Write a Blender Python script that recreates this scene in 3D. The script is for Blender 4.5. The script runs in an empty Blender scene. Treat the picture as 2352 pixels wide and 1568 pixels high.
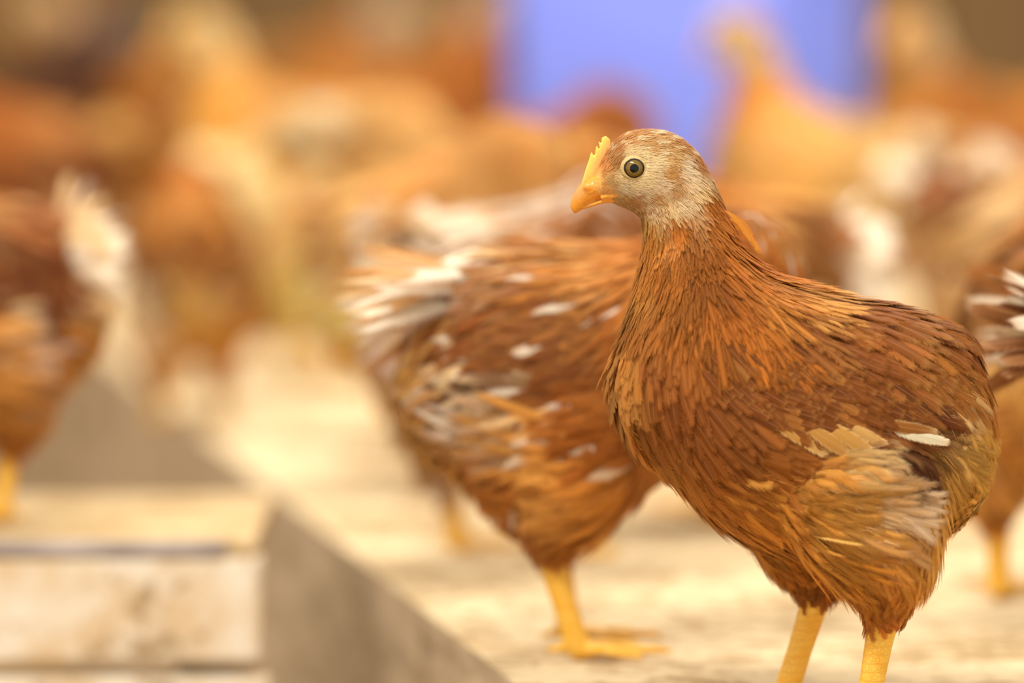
import bpy, bmesh, math, random
import numpy as np
from mathutils import Vector, Matrix
from mathutils.bvhtree import BVHTree

SC = bpy.context.scene
COL = SC.collection

# ------------------------------------------------------------------ camera
F_PX = 2352 * 200.0 / 36.0              # 200 mm on a 36 mm frame
CAM_H = 0.43
TILT = math.atan(1187.0 / F_PX)         # looking slightly down on the birds
cam_data = bpy.data.cameras.new('camera')
cam_data.lens = 200.0
cam_data.sensor_width = 36.0
cam_data.clip_start, cam_data.clip_end = 0.05, 100
cam = bpy.data.objects.new('camera', cam_data)
COL.objects.link(cam)
cam.location = (0, 0, CAM_H)
cam.rotation_euler = (math.pi / 2 - TILT, 0, 0)
SC.camera = cam
cam_data.dof.use_dof = True
cam_data.dof.focus_distance = 2.725
cam_data.dof.aperture_fstop = 2.8

SC.view_settings.view_transform = 'Standard'
SC.view_settings.look = 'None'
SC.view_settings.exposure = 0.42
SC.view_settings.gamma = 1.0
SC.view_settings.use_curve_mapping = False
SC.cycles.transparent_max_bounces = 14
SC.cycles.max_bounces = 5
SC.cycles.diffuse_bounces = 3
SC.cycles.glossy_bounces = 2
SC.cycles.transmission_bounces = 2


def lin(r, g=None, b=None):
    if g is None:
        r, g, b = r
    f = lambda c: ((c / 255.0) / 12.92) if c <= 10 else (((c / 255.0) + 0.055) / 1.055) ** 2.4
    return np.array([f(r), f(g), f(b)])


def fcol(r, g=None, b=None):
    """feather colour: the browns are warm, with little blue in them"""
    c = lin(r, g, b)
    sat = np.clip((c[0] - c[2]) / max(c[0], 1e-4) * 1.6 - .75, 0, 1)
    k = np.array((1.06, .97, .86)) * (1 - sat) + np.array((1.02, 1.08, .50)) * sat
    return np.clip(c * k, 0, .93)


# ------------------------------------------------------------------ light
world = bpy.data.worlds.new('world')
SC.world = world
world.use_nodes = True
wbg = world.node_tree.nodes['Background']
wbg.inputs['Color'].default_value = (1.0, 0.965, 0.92, 1)
wbg.inputs['Strength'].default_value = 0.80


def barn_lamp(x, y, z, power, sx, sy, color=(1.0, 0.975, 0.94), aim=None):
    ld = bpy.data.lights.new('barn_lamp', 'AREA')
    ld.shape = 'RECTANGLE'
    ld.size, ld.size_y = sx, sy
    ld.energy = power
    ld.color = color
    o = bpy.data.objects.new('barn_lamp', ld)
    COL.objects.link(o)
    o.location = (x, y, z)
    if aim:
        d = Vector(aim) - Vector((x, y, z))
        o.rotation_euler = d.to_track_quat('-Z', 'Y').to_euler()
    return o


barn_lamp(-0.6, 1.7, 2.1, 40, 1.2, 0.3, aim=(0.1, 2.9, 0.1))
barn_lamp(-0.1, 4.4, 2.4, 48, 1.4, 0.3)
barn_lamp(0.9, 5.5, 2.4, 34, 1.4, 0.3)


def ray(px, py):
    """direction of the line of sight for a point of the 2352x1568 frame"""
    u, v = (px - 1176) / F_PX, (784 - py) / F_PX
    c, s = math.cos(TILT), math.sin(TILT)
    return np.array([u, c + v * s, -s + v * c])


def on_level(px, py, z=0.0):
    d = ray(px, py)
    t = (z - CAM_H) / d[2]
    return np.array([0, 0, CAM_H]) + d * t


def at_y(px, py, y):
    d = ray(px, py)
    return np.array([0, 0, CAM_H]) + d * (y / d[1])


# ------------------------------------------------------------------ node helpers
def new_mat(name):
    m = bpy.data.materials.new(name)
    m.use_nodes = True
    nt = m.node_tree
    for n in list(nt.nodes):
        nt.nodes.remove(n)
    out = nt.nodes.new('ShaderNodeOutputMaterial')
    return m, nt, out


def nd(nt, typ, **kw):
    n = nt.nodes.new(typ)
    for k, v in kw.items():
        setattr(n, k, v)
    return n


def setin(nt, node, key, val):
    if isinstance(val, bpy.types.NodeSocket):
        nt.links.new(val, node.inputs[key])
    else:
        node.inputs[key].default_value = val


def math_n(nt, op, a, b=0.0, c=0.0, clamp=False):
    n = nd(nt, 'ShaderNodeMath', operation=op)
    n.use_clamp = clamp
    setin(nt, n, 0, a)
    setin(nt, n, 1, b)
    setin(nt, n, 2, c)
    return n.outputs[0]


def maprange(nt, v, a, b, c, d, smooth=False):
    n = nd(nt, 'ShaderNodeMapRange')
    if smooth:
        n.interpolation_type = 'SMOOTHSTEP'
    setin(nt, n, 'Value', v)
    for k, x in zip(('From Min', 'From Max', 'To Min', 'To Max'), (a, b, c, d)):
        setin(nt, n, k, x)
    return n.outputs['Result']


def noise(nt, vec, scale, detail=2.0, rough=0.5, dist=0.0):
    n = nd(nt, 'ShaderNodeTexNoise')
    if vec is not None:
        nt.links.new(vec, n.inputs['Vector'])
    n.inputs['Scale'].default_value = scale
    n.inputs['Detail'].default_value = detail
    n.inputs['Roughness'].default_value = rough
    n.inputs['Distortion'].default_value = dist
    return n.outputs['Fac']


def mixc(nt, fac, a, b, blend='MIX'):
    n = nd(nt, 'ShaderNodeMix', data_type='RGBA', blend_type=blend)
    setin(nt, n, 'Factor', fac)
    for k, v in ((6, a), (7, b)):
        if isinstance(v, bpy.types.NodeSocket):
            nt.links.new(v, n.inputs[k])
        else:
            n.inputs[k].default_value = (*[float(q) for q in v][:3], 1.0)
    return n.outputs[2]


def combine(nt, x, y, z):
    n = nd(nt, 'ShaderNodeCombineXYZ')
    setin(nt, n, 0, x)
    setin(nt, n, 1, y)
    setin(nt, n, 2, z)
    return n.outputs[0]


def principled(nt, out, color, rough=0.6, spec=0.3, bump=None, bump_s=0.3, bump_d=0.001, coat=0.0, sss=0.0):
    p = nd(nt, 'ShaderNodeBsdfPrincipled')
    if isinstance(color, bpy.types.NodeSocket):
        nt.links.new(color, p.inputs['Base Color'])
    else:
        p.inputs['Base Color'].default_value = (*[float(q) for q in color], 1)
    setin(nt, p, 'Roughness', rough)
    p.inputs['Specular IOR Level'].default_value = spec
    p.inputs['Coat Weight'].default_value = coat
    if sss:
        p.inputs['Subsurface Weight'].default_value = sss
        p.inputs['Subsurface Radius'].default_value = (0.004, 0.002, 0.001)
        p.inputs['Subsurface Scale'].default_value = 1.0
    if bump is not None:
        b = nd(nt, 'ShaderNodeBump')
        b.inputs['Strength'].default_value = bump_s
        b.inputs['Distance'].default_value = bump_d
        nt.links.new(bump, b.inputs['Height'])
        nt.links.new(b.outputs[0], p.inputs['Normal'])
    nt.links.new(p.outputs[0], out.inputs['Surface'])
    return p


# ------------------------------------------------------------------ materials
def make_feather_mat(name='feather', frayed=True):
    """vane of barbs: streaks run from the shaft to the edge, the edge frays into single barbs"""
    m, nt, out = new_mat(name)
    col = nd(nt, 'ShaderNodeAttribute', attribute_name='Col')
    fd = nd(nt, 'ShaderNodeAttribute', attribute_name='vane')
    bb = nd(nt, 'ShaderNodeAttribute', attribute_name='barb')
    sep = nd(nt, 'ShaderNodeSeparateColor')
    nt.links.new(fd.outputs['Color'], sep.inputs[0])
    fluff, rnd, av = sep.outputs[0], sep.outputs[1], sep.outputs[2]
    u = fd.outputs['Alpha']
    sb = nd(nt, 'ShaderNodeSeparateXYZ')
    nt.links.new(bb.outputs['Vector'], sb.inputs[0])
    x0, yy = sb.outputs[0], sb.outputs[1]
    r50 = math_n(nt, 'MULTIPLY', rnd, 57.0)
    v1 = combine(nt, math_n(nt, 'MULTIPLY', x0, 1.3), r50, math_n(nt, 'MULTIPLY', yy, 0.12))
    n1 = noise(nt, v1, 1.0, 3.0, 0.75)
    v2 = combine(nt, math_n(nt, 'MULTIPLY', x0, 1.9), math_n(nt, 'ADD', r50, 9.0), math_n(nt, 'MULTIPLY', yy, 0.2))
    n2 = noise(nt, v2, 1.0, 3.0, 0.8)
    streak = maprange(nt, n1, 0.3, 0.7, 0.62, 1.36)
    cc = nd(nt, 'ShaderNodeVectorMath', operation='SCALE')
    nt.links.new(col.outputs['Color'], cc.inputs[0])
    nt.links.new(streak, cc.inputs['Scale'])
    # paler shaft
    shaft = maprange(nt, av, 0.0, 0.10, 0.30, 0.0)
    shaft = math_n(nt, 'MULTIPLY', shaft, math_n(nt, 'SUBTRACT', 1.0, fluff, clamp=True))
    base = mixc(nt, shaft, cc.outputs[0], lin(215, 165, 115))
    # fray
    tip = maprange(nt, u, 0.80, 1.0, 0.0, 0.95)
    e = math_n(nt, 'MAXIMUM', av, tip)
    start = maprange(nt, fluff, 0.0, 0.8, 0.62, 0.0)
    t = maprange(nt, e, start, 1.0, 0.33, 0.70)
    soft = maprange(nt, fluff, 0.2, 0.8, 0.05, 0.13)
    a = maprange(nt, math_n(nt, 'SUBTRACT', n2, t), math_n(nt, 'MULTIPLY', soft, -1.0), soft, 0.0, 1.0, True)
    dif = nd(nt, 'ShaderNodeBsdfPrincipled')
    nt.links.new(base, dif.inputs['Base Color'])
    dif.inputs['Roughness'].default_value = 0.62
    dif.inputs['Specular IOR Level'].default_value = 0.10
    bump = nd(nt, 'ShaderNodeBump')
    bump.inputs['Strength'].default_value = 0.35
    bump.inputs['Distance'].default_value = 0.0006
    nt.links.new(n1, bump.inputs['Height'])
    nt.links.new(bump.outputs[0], dif.inputs['Normal'])
    tr = nd(nt, 'ShaderNodeBsdfTranslucent')
    nt.links.new(base, tr.inputs['Color'])
    mx = nd(nt, 'ShaderNodeMixShader')
    mx.inputs[0].default_value = 0.28
    nt.links.new(dif.outputs[0], mx.inputs[1])
    nt.links.new(tr.outputs[0], mx.inputs[2])
    if not frayed:
        nt.links.new(mx.outputs[0], out.inputs['Surface'])
        return m
    tp = nd(nt, 'ShaderNodeBsdfTransparent')
    fin = nd(nt, 'ShaderNodeMixShader')
    nt.links.new(a, fin.inputs[0])
    nt.links.new(tp.outputs[0], fin.inputs[1])
    nt.links.new(mx.outputs[0], fin.inputs[2])
    nt.links.new(fin.outputs[0], out.inputs['Surface'])
    return m


def make_skin_mat():
    m, nt, out = new_mat('down')
    col = nd(nt, 'ShaderNodeAttribute', attribute_name='Col')
    tc = nd(nt, 'ShaderNodeTexCoord')
    n = noise(nt, tc.outputs['Object'], 900, 3, 0.6)
    sc = nd(nt, 'ShaderNodeVectorMath', operation='SCALE')
    nt.links.new(col.outputs['Color'], sc.inputs[0])
    nt.links.new(maprange(nt, n, 0.3, 0.7, 0.8, 1.15), sc.inputs['Scale'])
    principled(nt, out, sc.outputs[0], 0.8, 0.1, n, 0.5, 0.0008)
    return m


def make_leg_mat():
    m, nt, out = new_mat('scaly_yellow_leg')
    tc = nd(nt, 'ShaderNodeTexCoord')
    w = nd(nt, 'ShaderNodeTexWave', wave_type='BANDS', bands_direction='Z', wave_profile='SIN')
    nt.links.new(tc.outputs['Object'], w.inputs['Vector'])
    w.inputs['Scale'].default_value = 75
    w.inputs['Distortion'].default_value = 3.0
    w.inputs['Detail'].default_value = 2
    w.inputs['Detail Scale'].default_value = 2.5
    vo = nd(nt, 'ShaderNodeTexVoronoi', feature='DISTANCE_TO_EDGE')
    nt.links.new(tc.outputs['Object'], vo.inputs['Vector'])
    vo.inputs['Scale'].default_value = 420
    crack = maprange(nt, vo.outputs['Distance'], 0.0, 0.12, 0.0, 1.0)
    band = maprange(nt, w.outputs['Fac'], 0.0, 0.25, 0.0, 1.0)
    h = math_n(nt, 'MULTIPLY', crack, band)
    n = noise(nt, tc.outputs['Object'], 120, 3, 0.6)
    c1 = mixc(nt, maprange(nt, n, 0.35, 0.65, 0, 1), lin(236, 176, 52), lin(240, 192, 76))
    c2 = mixc(nt, math_n(nt, 'MULTIPLY', math_n(nt, 'SUBTRACT', 1.0, h), 0.35), c1, lin(206, 138, 40))
    principled(nt, out, c2, 0.45, 0.4, h, 0.35, 0.0005, sss=0.15)
    return m


def make_plain(name, c1, c2=None, scale=200, rough=0.5, spec=0.4, bump=0.2, sss=0.0, coat=0.0):
    m, nt, out = new_mat(name)
    tc = nd(nt, 'ShaderNodeTexCoord')
    n = noise(nt, tc.outputs['Object'], scale, 3, 0.55)
    c = mixc(nt, maprange(nt, n, 0.35, 0.65, 0, 1), c1, c2 if c2 is not None else c1)
    principled(nt, out, c, rough, spec, n, bump, 0.0006, coat, sss)
    return m


def make_attr_mat(name, rough=0.3, spec=0.45, sss=0.2, scale=500):
    m, nt, out = new_mat(name)
    col = nd(nt, 'ShaderNodeAttribute', attribute_name='Col')
    tc = nd(nt, 'ShaderNodeTexCoord')
    n = noise(nt, tc.outputs['Object'], scale, 3, 0.55)
    sc = nd(nt, 'ShaderNodeVectorMath', operation='SCALE')
    nt.links.new(col.outputs['Color'], sc.inputs[0])
    nt.links.new(maprange(nt, n, 0.3, 0.7, 0.92, 1.08), sc.inputs['Scale'])
    principled(nt, out, sc.outputs[0], rough, spec, n, 0.15, 0.0004, 0, sss)
    return m


def make_eye_mat():
    """object space: the pupil looks along -Z of the eyeball"""
    m, nt, out = new_mat('eye')
    tc = nd(nt, 'ShaderNodeTexCoord')
    s = nd(nt, 'ShaderNodeSeparateXYZ')
    nt.links.new(tc.outputs['Object'], s.inputs[0])
    rr = math_n(nt, 'SQRT', math_n(nt, 'ADD', math_n(nt, 'MULTIPLY', s.outputs[0], s.outputs[0]),
                                   math_n(nt, 'MULTIPLY', s.outputs[1], s.outputs[1])))
    r = math_n(nt, 'MULTIPLY', rr, 1000.0)     # millimetres
    n = noise(nt, tc.outputs['Object'], 1500, 2, 0.6)
    iris = mixc(nt, n, lin(84, 58, 14), lin(136, 104, 36))
    iris = mixc(nt, maprange(nt, r, 2.3, 2.9, 0.5, 0.0), iris, lin(150, 128, 48))
    dark = lin(22, 15, 10)
    c = mixc(nt, maprange(nt, r, 2.05, 2.35, 0, 1), lin(3, 2, 2), iris)
    c = mixc(nt, maprange(nt, r, 3.7, 4.25, 0, 1), c, dark)
    c = mixc(nt, maprange(nt, r, 4.6, 5.0, 0, 0.7), c, lin(120, 70, 50))
    principled(nt, out, c, 0.04, 0.35, None)
    return m


def make_litter_mat(name, a, b, dark, scale=1.0, fleck=0.5):
    m, nt, out = new_mat(name)
    tc = nd(nt, 'ShaderNodeTexCoord')
    ob = tc.outputs['Object']
    big = noise(nt, ob, 9 * scale, 4, 0.6)
    mid = noise(nt, ob, 55 * scale, 4, 0.65, 0.4)
    fine = noise(nt, ob, 420 * scale, 3, 0.6)
    c = mixc(nt, maprange(nt, fine, 0.3, 0.7, 0, 1), a, b)
    sp = maprange(nt, math_n(nt, 'ADD', math_n(nt, 'MULTIPLY', big, 0.55), math_n(nt, 'MULTIPLY', mid, 0.6)),
                  0.51, 0.68, 0.0, fleck, smooth=True)
    c = mixc(nt, sp, c, dark)
    principled(nt, out, c, 0.9, 0.1, math_n(nt, 'ADD', mid, math_n(nt, 'MULTIPLY', fine, 0.4)), 0.5, 0.003)
    return m


def make_wood_mat(name, a, b, dark, stretch=(1, 14, 14), scale=6.0, fleck=0.5):
    m, nt, out = new_mat(name)
    tc = nd(nt, 'ShaderNodeTexCoord')
    mp = nd(nt, 'ShaderNodeMapping')
    mp.inputs['Scale'].default_value = stretch
    nt.links.new(tc.outputs['Object'], mp.inputs['Vector'])
    g = noise(nt, mp.outputs[0], scale, 5, 0.6, 0.6)
    bl = noise(nt, tc.outputs['Object'], 28, 4, 0.6)
    c = mixc(nt, maprange(nt, g, 0.3, 0.7, 0, 1), a, b)
    c = mixc(nt, maprange(nt, bl, 0.55, 0.75, 0, fleck, smooth=True), c, dark)
    principled(nt, out, c, 0.85, 0.15, g, 0.4, 0.003)
    return m


def make_speckled(name, a, b, dark):
    """board caked with dust and scraps of litter"""
    m, nt, out = new_mat(name)
    tc = nd(nt, 'ShaderNodeTexCoord')
    ob = tc.outputs['Object']
    n1 = noise(nt, ob, 26, 4, 0.6, 0.3)
    n2 = noise(nt, ob, 75, 4, 0.7, 0.2)
    n3 = noise(nt, ob, 14, 3, 0.5)
    c = mixc(nt, maprange(nt, n1, 0.38, 0.62, 0, 1), a, b)
    sp = maprange(nt, math_n(nt, 'ADD', math_n(nt, 'MULTIPLY', n2, 0.6), math_n(nt, 'MULTIPLY', n3, 0.5)), 0.58, 0.70, 0, .9, True)
    c = mixc(nt, sp, c, dark)
    principled(nt, out, c, 0.9, 0.1, n2, 0.5, 0.003)
    return m


M_FEATHER = make_feather_mat()
M_FEATHER_PLAIN = make_feather_mat('feather_close_vaned', False)
M_DOWN = make_skin_mat()
M_LEG = make_leg_mat()
M_CLAW = make_plain('claw', lin(205, 170, 110), lin(180, 140, 80), 300, 0.4)
M_ATTR = make_attr_mat('beak_and_comb')
M_LID = make_plain('bare_eyelid', lin(206, 178, 122), lin(184, 152, 92), 1400, 0.5, 0.3, 0.5, sss=0.1)
M_EYE = make_eye_mat()
M_LITTER = make_litter_mat('sawdust_litter', lin(226, 205, 164), lin(208, 181, 134), lin(160, 128, 84), 1.0, 0.85)
M_LOWER = make_litter_mat('dirty_litter', lin(176, 142, 98), lin(150, 118, 78), lin(110, 84, 56), 1.0, 0.6)
M_SIDE = make_wood_mat('grey_weathered_side', lin(214, 190, 154), lin(156, 132, 100), lin(112, 92, 66), (3, 1.2, 5), 6.0, 0.8)
M_BOARD = make_speckled('dusty_board', lin(238, 224, 198), lin(220, 192, 150), lin(158, 128, 84))
M_BOARD_DARKER = make_speckled('darker_board_top', lin(200, 172, 128), lin(180, 150, 104), lin(140, 110, 70))  # speckled board in darker tones, for the step's top and posts
M_METAL = make_plain('galvanised_strip', lin(190, 178, 172), lin(110, 98, 94), 14, 0.35, 0.6)
M_BLUE = make_plain('blue_plastic', lin(116, 128, 210), lin(110, 122, 204), 20, 0.5, 0.4, 0.05)
M_WALL = make_wood_mat('shade_toned_boards', lin(112, 86, 52), lin(94, 70, 42), lin(70, 54, 34), (8, 1, 1), 5.0, 0.5)  # dark colour stands in for the shaded litter farther back
M_WHITE = make_plain('pale_plastic', lin(226, 212, 190), lin(214, 198, 172), 20, 0.5, 0.4, 0.05)


# ------------------------------------------------------------------ object helpers
def link(name, me, parent=None, mats=()):
    o = bpy.data.objects.new(name, me)
    COL.objects.link(o)
    for mt in mats:
        me.materials.append(mt)
    if parent is not None:
        o.parent = parent
    return o


def mesh_from(name, verts, faces, smooth=True):
    me = bpy.data.meshes.new(name)
    me.from_pydata([tuple(map(float, v)) for v in verts], [], [tuple(map(int, f)) for f in faces])
    me.update()
    if smooth:
        me.polygons.foreach_set('use_smooth', [True] * len(me.polygons))
    return me


def tag(o, label=None, cat=None, group=None, kind=None):
    if label:
        o['label'] = label
    if cat:
        o['category'] = cat
    if group:
        o['group'] = group
    if kind:
        o['kind'] = kind


def point_color(me, cols):
    a = me.color_attributes.new('Col', 'FLOAT_COLOR', 'POINT')
    c = np.ones((len(me.vertices), 4), np.float32)
    c[:, :3] = cols
    a.data.foreach_set('color', c.ravel())


class Shape:
    """collects closed pieces (lofts, tapered tubes, blobs) in one vertex list"""

    def __init__(self):
        self.v, self.f = [], []

    def rings(self, rings, cap=True):
        n0 = len(self.v)
        m = len(rings[0])
        for r in rings:
            self.v.extend([tuple(p) for p in r])
        for i in range(len(rings) - 1):
            for j in range(m):
                a = n0 + i * m + j
                b = n0 + i * m + (j + 1) % m
                self.f.append((a, b, b + m, a + m))
        if cap:
            c0 = len(self.v)
            self.v.append(tuple(np.mean(rings[0], 0)))
            self.v.append(tuple(np.mean(rings[-1], 0)))
            e = n0 + (len(rings) - 1) * m
            for j in range(m):
                self.f.append((n0 + (j + 1) % m, n0 + j, c0))
                self.f.append((e + j, e + (j + 1) % m, c0 + 1))

    def tube(self, pts, rad, seg=10, round_ends=True):
        pts = [np.array(p, float) for p in pts]
        rad = list(rad)
        if round_ends:
            d0 = pts[0] - pts[1]
            d0 = d0 / np.linalg.norm(d0)
            d1 = pts[-1] - pts[-2]
            d1 = d1 / np.linalg.norm(d1)
            r0, r1 = rad[0], rad[-1]
            pts = [pts[0] + d0 * r0 * .95, pts[0] + d0 * r0 * .6] + pts + [pts[-1] + d1 * r1 * .6, pts[-1] + d1 * r1 * .95]
            rad = [r0 * .3, r0 * .8] + rad + [r1 * .8, r1 * .3]
        rings = []
        for i, p in enumerate(pts):
            t = pts[min(i + 1, len(pts) - 1)] - pts[max(i - 1, 0)]
            t = t / np.linalg.norm(t)
            h = np.array([0, 1.0, 0]) if abs(t[1]) < .9 else np.array([1.0, 0, 0])
            a = np.cross(t, h)
            a /= np.linalg.norm(a)
            b = np.cross(t, a)
            rings.append([p + rad[i] * (a * math.cos(q) + b * math.sin(q)) for q in np.linspace(0, 2 * math.pi, seg, False)])
        self.rings(rings)

    def blob(self, c, r, seg=16):
        c, r = np.array(c, float), np.array(r, float)
        rings = []
        for th in np.linspace(0.12, math.pi - 0.12, seg // 2 + 2):
            rings.append([c + r * np.array([math.sin(th) * math.cos(q), math.sin(th) * math.sin(q), math.cos(th)])
                          for q in np.linspace(0, 2 * math.pi, seg, False)])
        self.rings(rings)

    def box(self, lo, hi):
        n = len(self.v)
        for z in (lo[2], hi[2]):
            for x, y in ((lo[0], lo[1]), (hi[0], lo[1]), (hi[0], hi[1]), (lo[0], hi[1])):
                self.v.append((x, y, z))
        for f in ((3, 2, 1, 0), (4, 5, 6, 7), (0, 1, 5, 4), (1, 2, 6, 5), (2, 3, 7, 6), (3, 0, 4, 7)):
            self.f.append(tuple(n + q for q in f))

    def mesh(self, name, smooth=True):
        return mesh_from(name, self.v, self.f, smooth)


def catmull(P, k):
    P = np.asarray(P, float)
    out = []
    n = len(P)
    for i in range(n - 1):
        p0, p1, p2, p3 = P[max(i - 1, 0)], P[i], P[i + 1], P[min(i + 2, n - 1)]
        for t in np.linspace(0, 1, k, False):
            out.append(0.5 * ((2 * p1) + (-p0 + p2) * t + (2 * p0 - 5 * p1 + 4 * p2 - p3) * t * t + (-p0 + 3 * p1 - 3 * p2 + p3) * t ** 3))
    out.append(P[-1])
    return np.array(out)


def remeshed(name, shape, voxel, smooth=4):
    me = shape.mesh('raw')
    o = bpy.data.objects.new('raw', me)
    COL.objects.link(o)
    r = o.modifiers.new('remesh', 'REMESH')
    r.mode = 'VOXEL'
    r.voxel_size = voxel
    r.adaptivity = 0
    s = o.modifiers.new('smooth', 'SMOOTH')
    s.factor = 0.5
    s.iterations = smooth
    dg = bpy.context.evaluated_depsgraph_get()
    new = bpy.data.meshes.new_from_object(o.evaluated_get(dg), preserve_all_data_layers=False, depsgraph=dg)
    new.name = name
    bpy.data.objects.remove(o)
    bpy.data.meshes.remove(me)
    new.polygons.foreach_set('use_smooth', [True] * len(new.polygons))
    return new


# ------------------------------------------------------------------ feathers
U_HI = np.array([0, .14, .32, .52, .70, .84, .94, 1.0])
V_HI = np.array([-1, -.5, 0, .5, 1.0])
U_LO = np.array([0, .35, .75, 1.0])
V_LO = np.array([-1, 0, 1.0])


class Feathers:
    """collects vanes; each one is a curved, arched blade with its own outline"""

    def __init__(self, seed):
        self.rng = np.random.default_rng(seed)
        self.V, self.F, self.C, self.D, self.B = [], [], [], [], []
        self.n = 0

    def add(self, spine, normal, side, L, W, fluff, col, edge, hi=True, edge_amt=0.25, arch=0.25, pointed=0.0):
        """spine (n,nu,3), normal (n,nu,3), side (n,nu,3); L,W in metres"""
        U, Vv = (U_HI, V_HI) if hi else (U_LO, V_LO)
        n, nu, nv = len(L), len(U), len(Vv)
        rise = np.clip(U / 0.42, 0, 1) ** 0.6
        fall = np.sqrt(np.clip(1 - np.clip((U - 0.62) / 0.40, 0, 1) ** 2, 0, 1))
        prof = (0.22 + 0.78 * rise) * fall
        prof = prof * (1 - pointed) + pointed * (0.2 + 0.8 * rise) * (1 - U) ** 0.8
        if not hi:
            prof = np.array([0.35, 0.95, 0.85, 0.12])
        w = W[:, None] * 0.5 * prof[None, :]
        asym = self.rng.uniform(-.12, .12, n)
        vv = Vv[None, :] + asym[:, None] * (1 - Vv[None, :] ** 2) * 0
        off = w[:, :, None] * vv[:, None, :]
        drop = -arch * np.abs(off) * np.abs(Vv)[None, None, :]
        P = spine[:, :, None, :] + side[:, :, None, :] * off[..., None] + normal[:, :, None, :] * drop[..., None]
        rnd = self.rng.random(n)
        av = np.broadcast_to(np.abs(Vv)[None, None, :], (n, nu, nv))
        uu = np.broadcast_to(U[None, :, None], (n, nu, nv))
        c = 1.6 + 1.2 * fluff
        x0 = (uu * L[:, None, None] - av * w[:, :, None] * c[:, None, None]) * 1000
        x0 = x0 + np.sign(vv)[:, None, :] * 31.0
        B = np.stack([x0, off * 1000, np.zeros_like(x0)], -1)
        ef = np.clip((np.maximum(av, (uu - .6) / .4) - .55) / .45, 0, 1) * edge_amt
        Cc = col[:, None, None, :] * (1 - ef[..., None]) + edge[:, None, None, :] * ef[..., None]
        D = np.stack([np.broadcast_to(fluff[:, None, None], av.shape), np.broadcast_to(rnd[:, None, None], av.shape), av, uu], -1)
        idx = np.arange(nu * nv).reshape(nu, nv)
        q = np.stack([idx[:-1, :-1], idx[:-1, 1:], idx[1:, 1:], idx[1:, :-1]], -1).reshape(-1, 4)
        Fq = (q[None] + (self.n + np.arange(n) * nu * nv)[:, None, None]).reshape(-1, 4)
        self.V.append(P.reshape(-1, 3))
        self.F.append(Fq)
        self.C.append(Cc.reshape(-1, 3))
        self.D.append(D.reshape(-1, 4))
        self.B.append(B.reshape(-1, 3))
        self.n += n * nu * nv

    def build(self, name, parent, mat=None):
        V = np.concatenate(self.V).astype(np.float32)
        F = np.concatenate(self.F).astype(np.int32)
        me = bpy.data.meshes.new(name)
        me.vertices.add(len(V))
        me.vertices.foreach_set('co', V.ravel())
        me.loops.add(F.size)
        me.loops.foreach_set('vertex_index', F.ravel())
        me.polygons.add(len(F))
        me.polygons.foreach_set('loop_start', np.arange(0, F.size, 4, dtype=np.int32))
        me.polygons.foreach_set('loop_total', np.full(len(F), 4, np.int32))
        me.polygons.foreach_set('use_smooth', np.ones(len(F), bool))
        me.update(calc_edges=True)
        C = np.concatenate(self.C)
        point_color(me, C.astype(np.float32))
        a = me.attributes.new('vane', 'FLOAT_COLOR', 'POINT')
        a.data.foreach_set('color', np.concatenate(self.D).astype(np.float32).ravel())
        b = me.attributes.new('barb', 'FLOAT_VECTOR', 'POINT')
        b.data.foreach_set('vector', np.concatenate(self.B).astype(np.float32).ravel())
        return link(name, me, parent, (mat or M_FEATHER,))


def nrm(a):
    return a / np.maximum(np.linalg.norm(a, axis=-1, keepdims=True), 1e-9)


class Surface:
    def __init__(self, me):
        n = len(me.vertices)
        co = np.empty(n * 3, np.float32)
        me.vertices.foreach_get('co', co)
        self.co = co.reshape(-1, 3).astype(float)
        me.calc_loop_triangles()
        t = np.empty(len(me.loop_triangles) * 3, np.int32)
        me.loop_triangles.foreach_get('vertices', t)
        self.tri = t.reshape(-1, 3)
        a, b, c = (self.co[self.tri[:, i]] for i in range(3))
        cr = np.cross(b - a, c - a)
        self.area = 0.5 * np.linalg.norm(cr, axis=1)
        self.tn = nrm(cr)
        self.cen = (a + b + c) / 3
        self.bvh = BVHTree.FromPolygons([tuple(p) for p in self.co], [tuple(map(int, q)) for q in self.tri])

    def sample(self, rng, weight):
        """weight = points per square metre at each triangle"""
        lam = self.area * weight
        n = int(lam.sum())
        cum = np.cumsum(lam)
        i = np.searchsorted(cum, rng.random(n) * cum[-1])
        i = np.clip(i, 0, len(cum) - 1)
        r1, r2 = np.sqrt(rng.random(n)), rng.random(n)
        a, b, c = (self.co[self.tri[i, k]] for k in range(3))
        P = a * (1 - r1)[:, None] + b * (r1 * (1 - r2))[:, None] + c * (r1 * r2)[:, None]
        return P, self.tn[i]

    def lay(self, P, N, T, L, U, lift, stick, base=0.0):
        """lay blades on the surface: returns spine, normal, side arrays"""
        n, nu = len(P), len(U)
        spine = np.empty((n, nu, 3))
        nor = np.empty((n, nu, 3))
        sid = np.empty((n, nu, 3))
        find = self.bvh.find_nearest
        for i in range(n):
            p, nn, t = P[i].copy(), N[i], T[i]
            u0 = 0.0
            st = stick[i]
            for j in range(nu):
                if j:
                    p = p + t * (L[i] * (U[j] - u0))
                    if st > 0:
                        q, qn, _, _ = find(p)
                        if q is not None:
                            q, qn = np.array(q), np.array(qn)
                            p = p * (1 - st) + q * st
                            nn = nn * (1 - st) + qn * st
                            nn = nn / max(np.linalg.norm(nn), 1e-9)
                            t = t - nn * float(np.dot(t, nn)) * st
                            t = t / max(np.linalg.norm(t), 1e-9)
                    u0 = U[j]
                spine[i, j] = p + nn * (base + lift[i] * L[i] * U[j] ** 1.25 + 0.0004)
                nor[i, j] = nn
                s = np.cross(nn, t)
                sid[i, j] = s / max(np.linalg.norm(s), 1e-9)
        return spine, nor, sid


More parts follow.
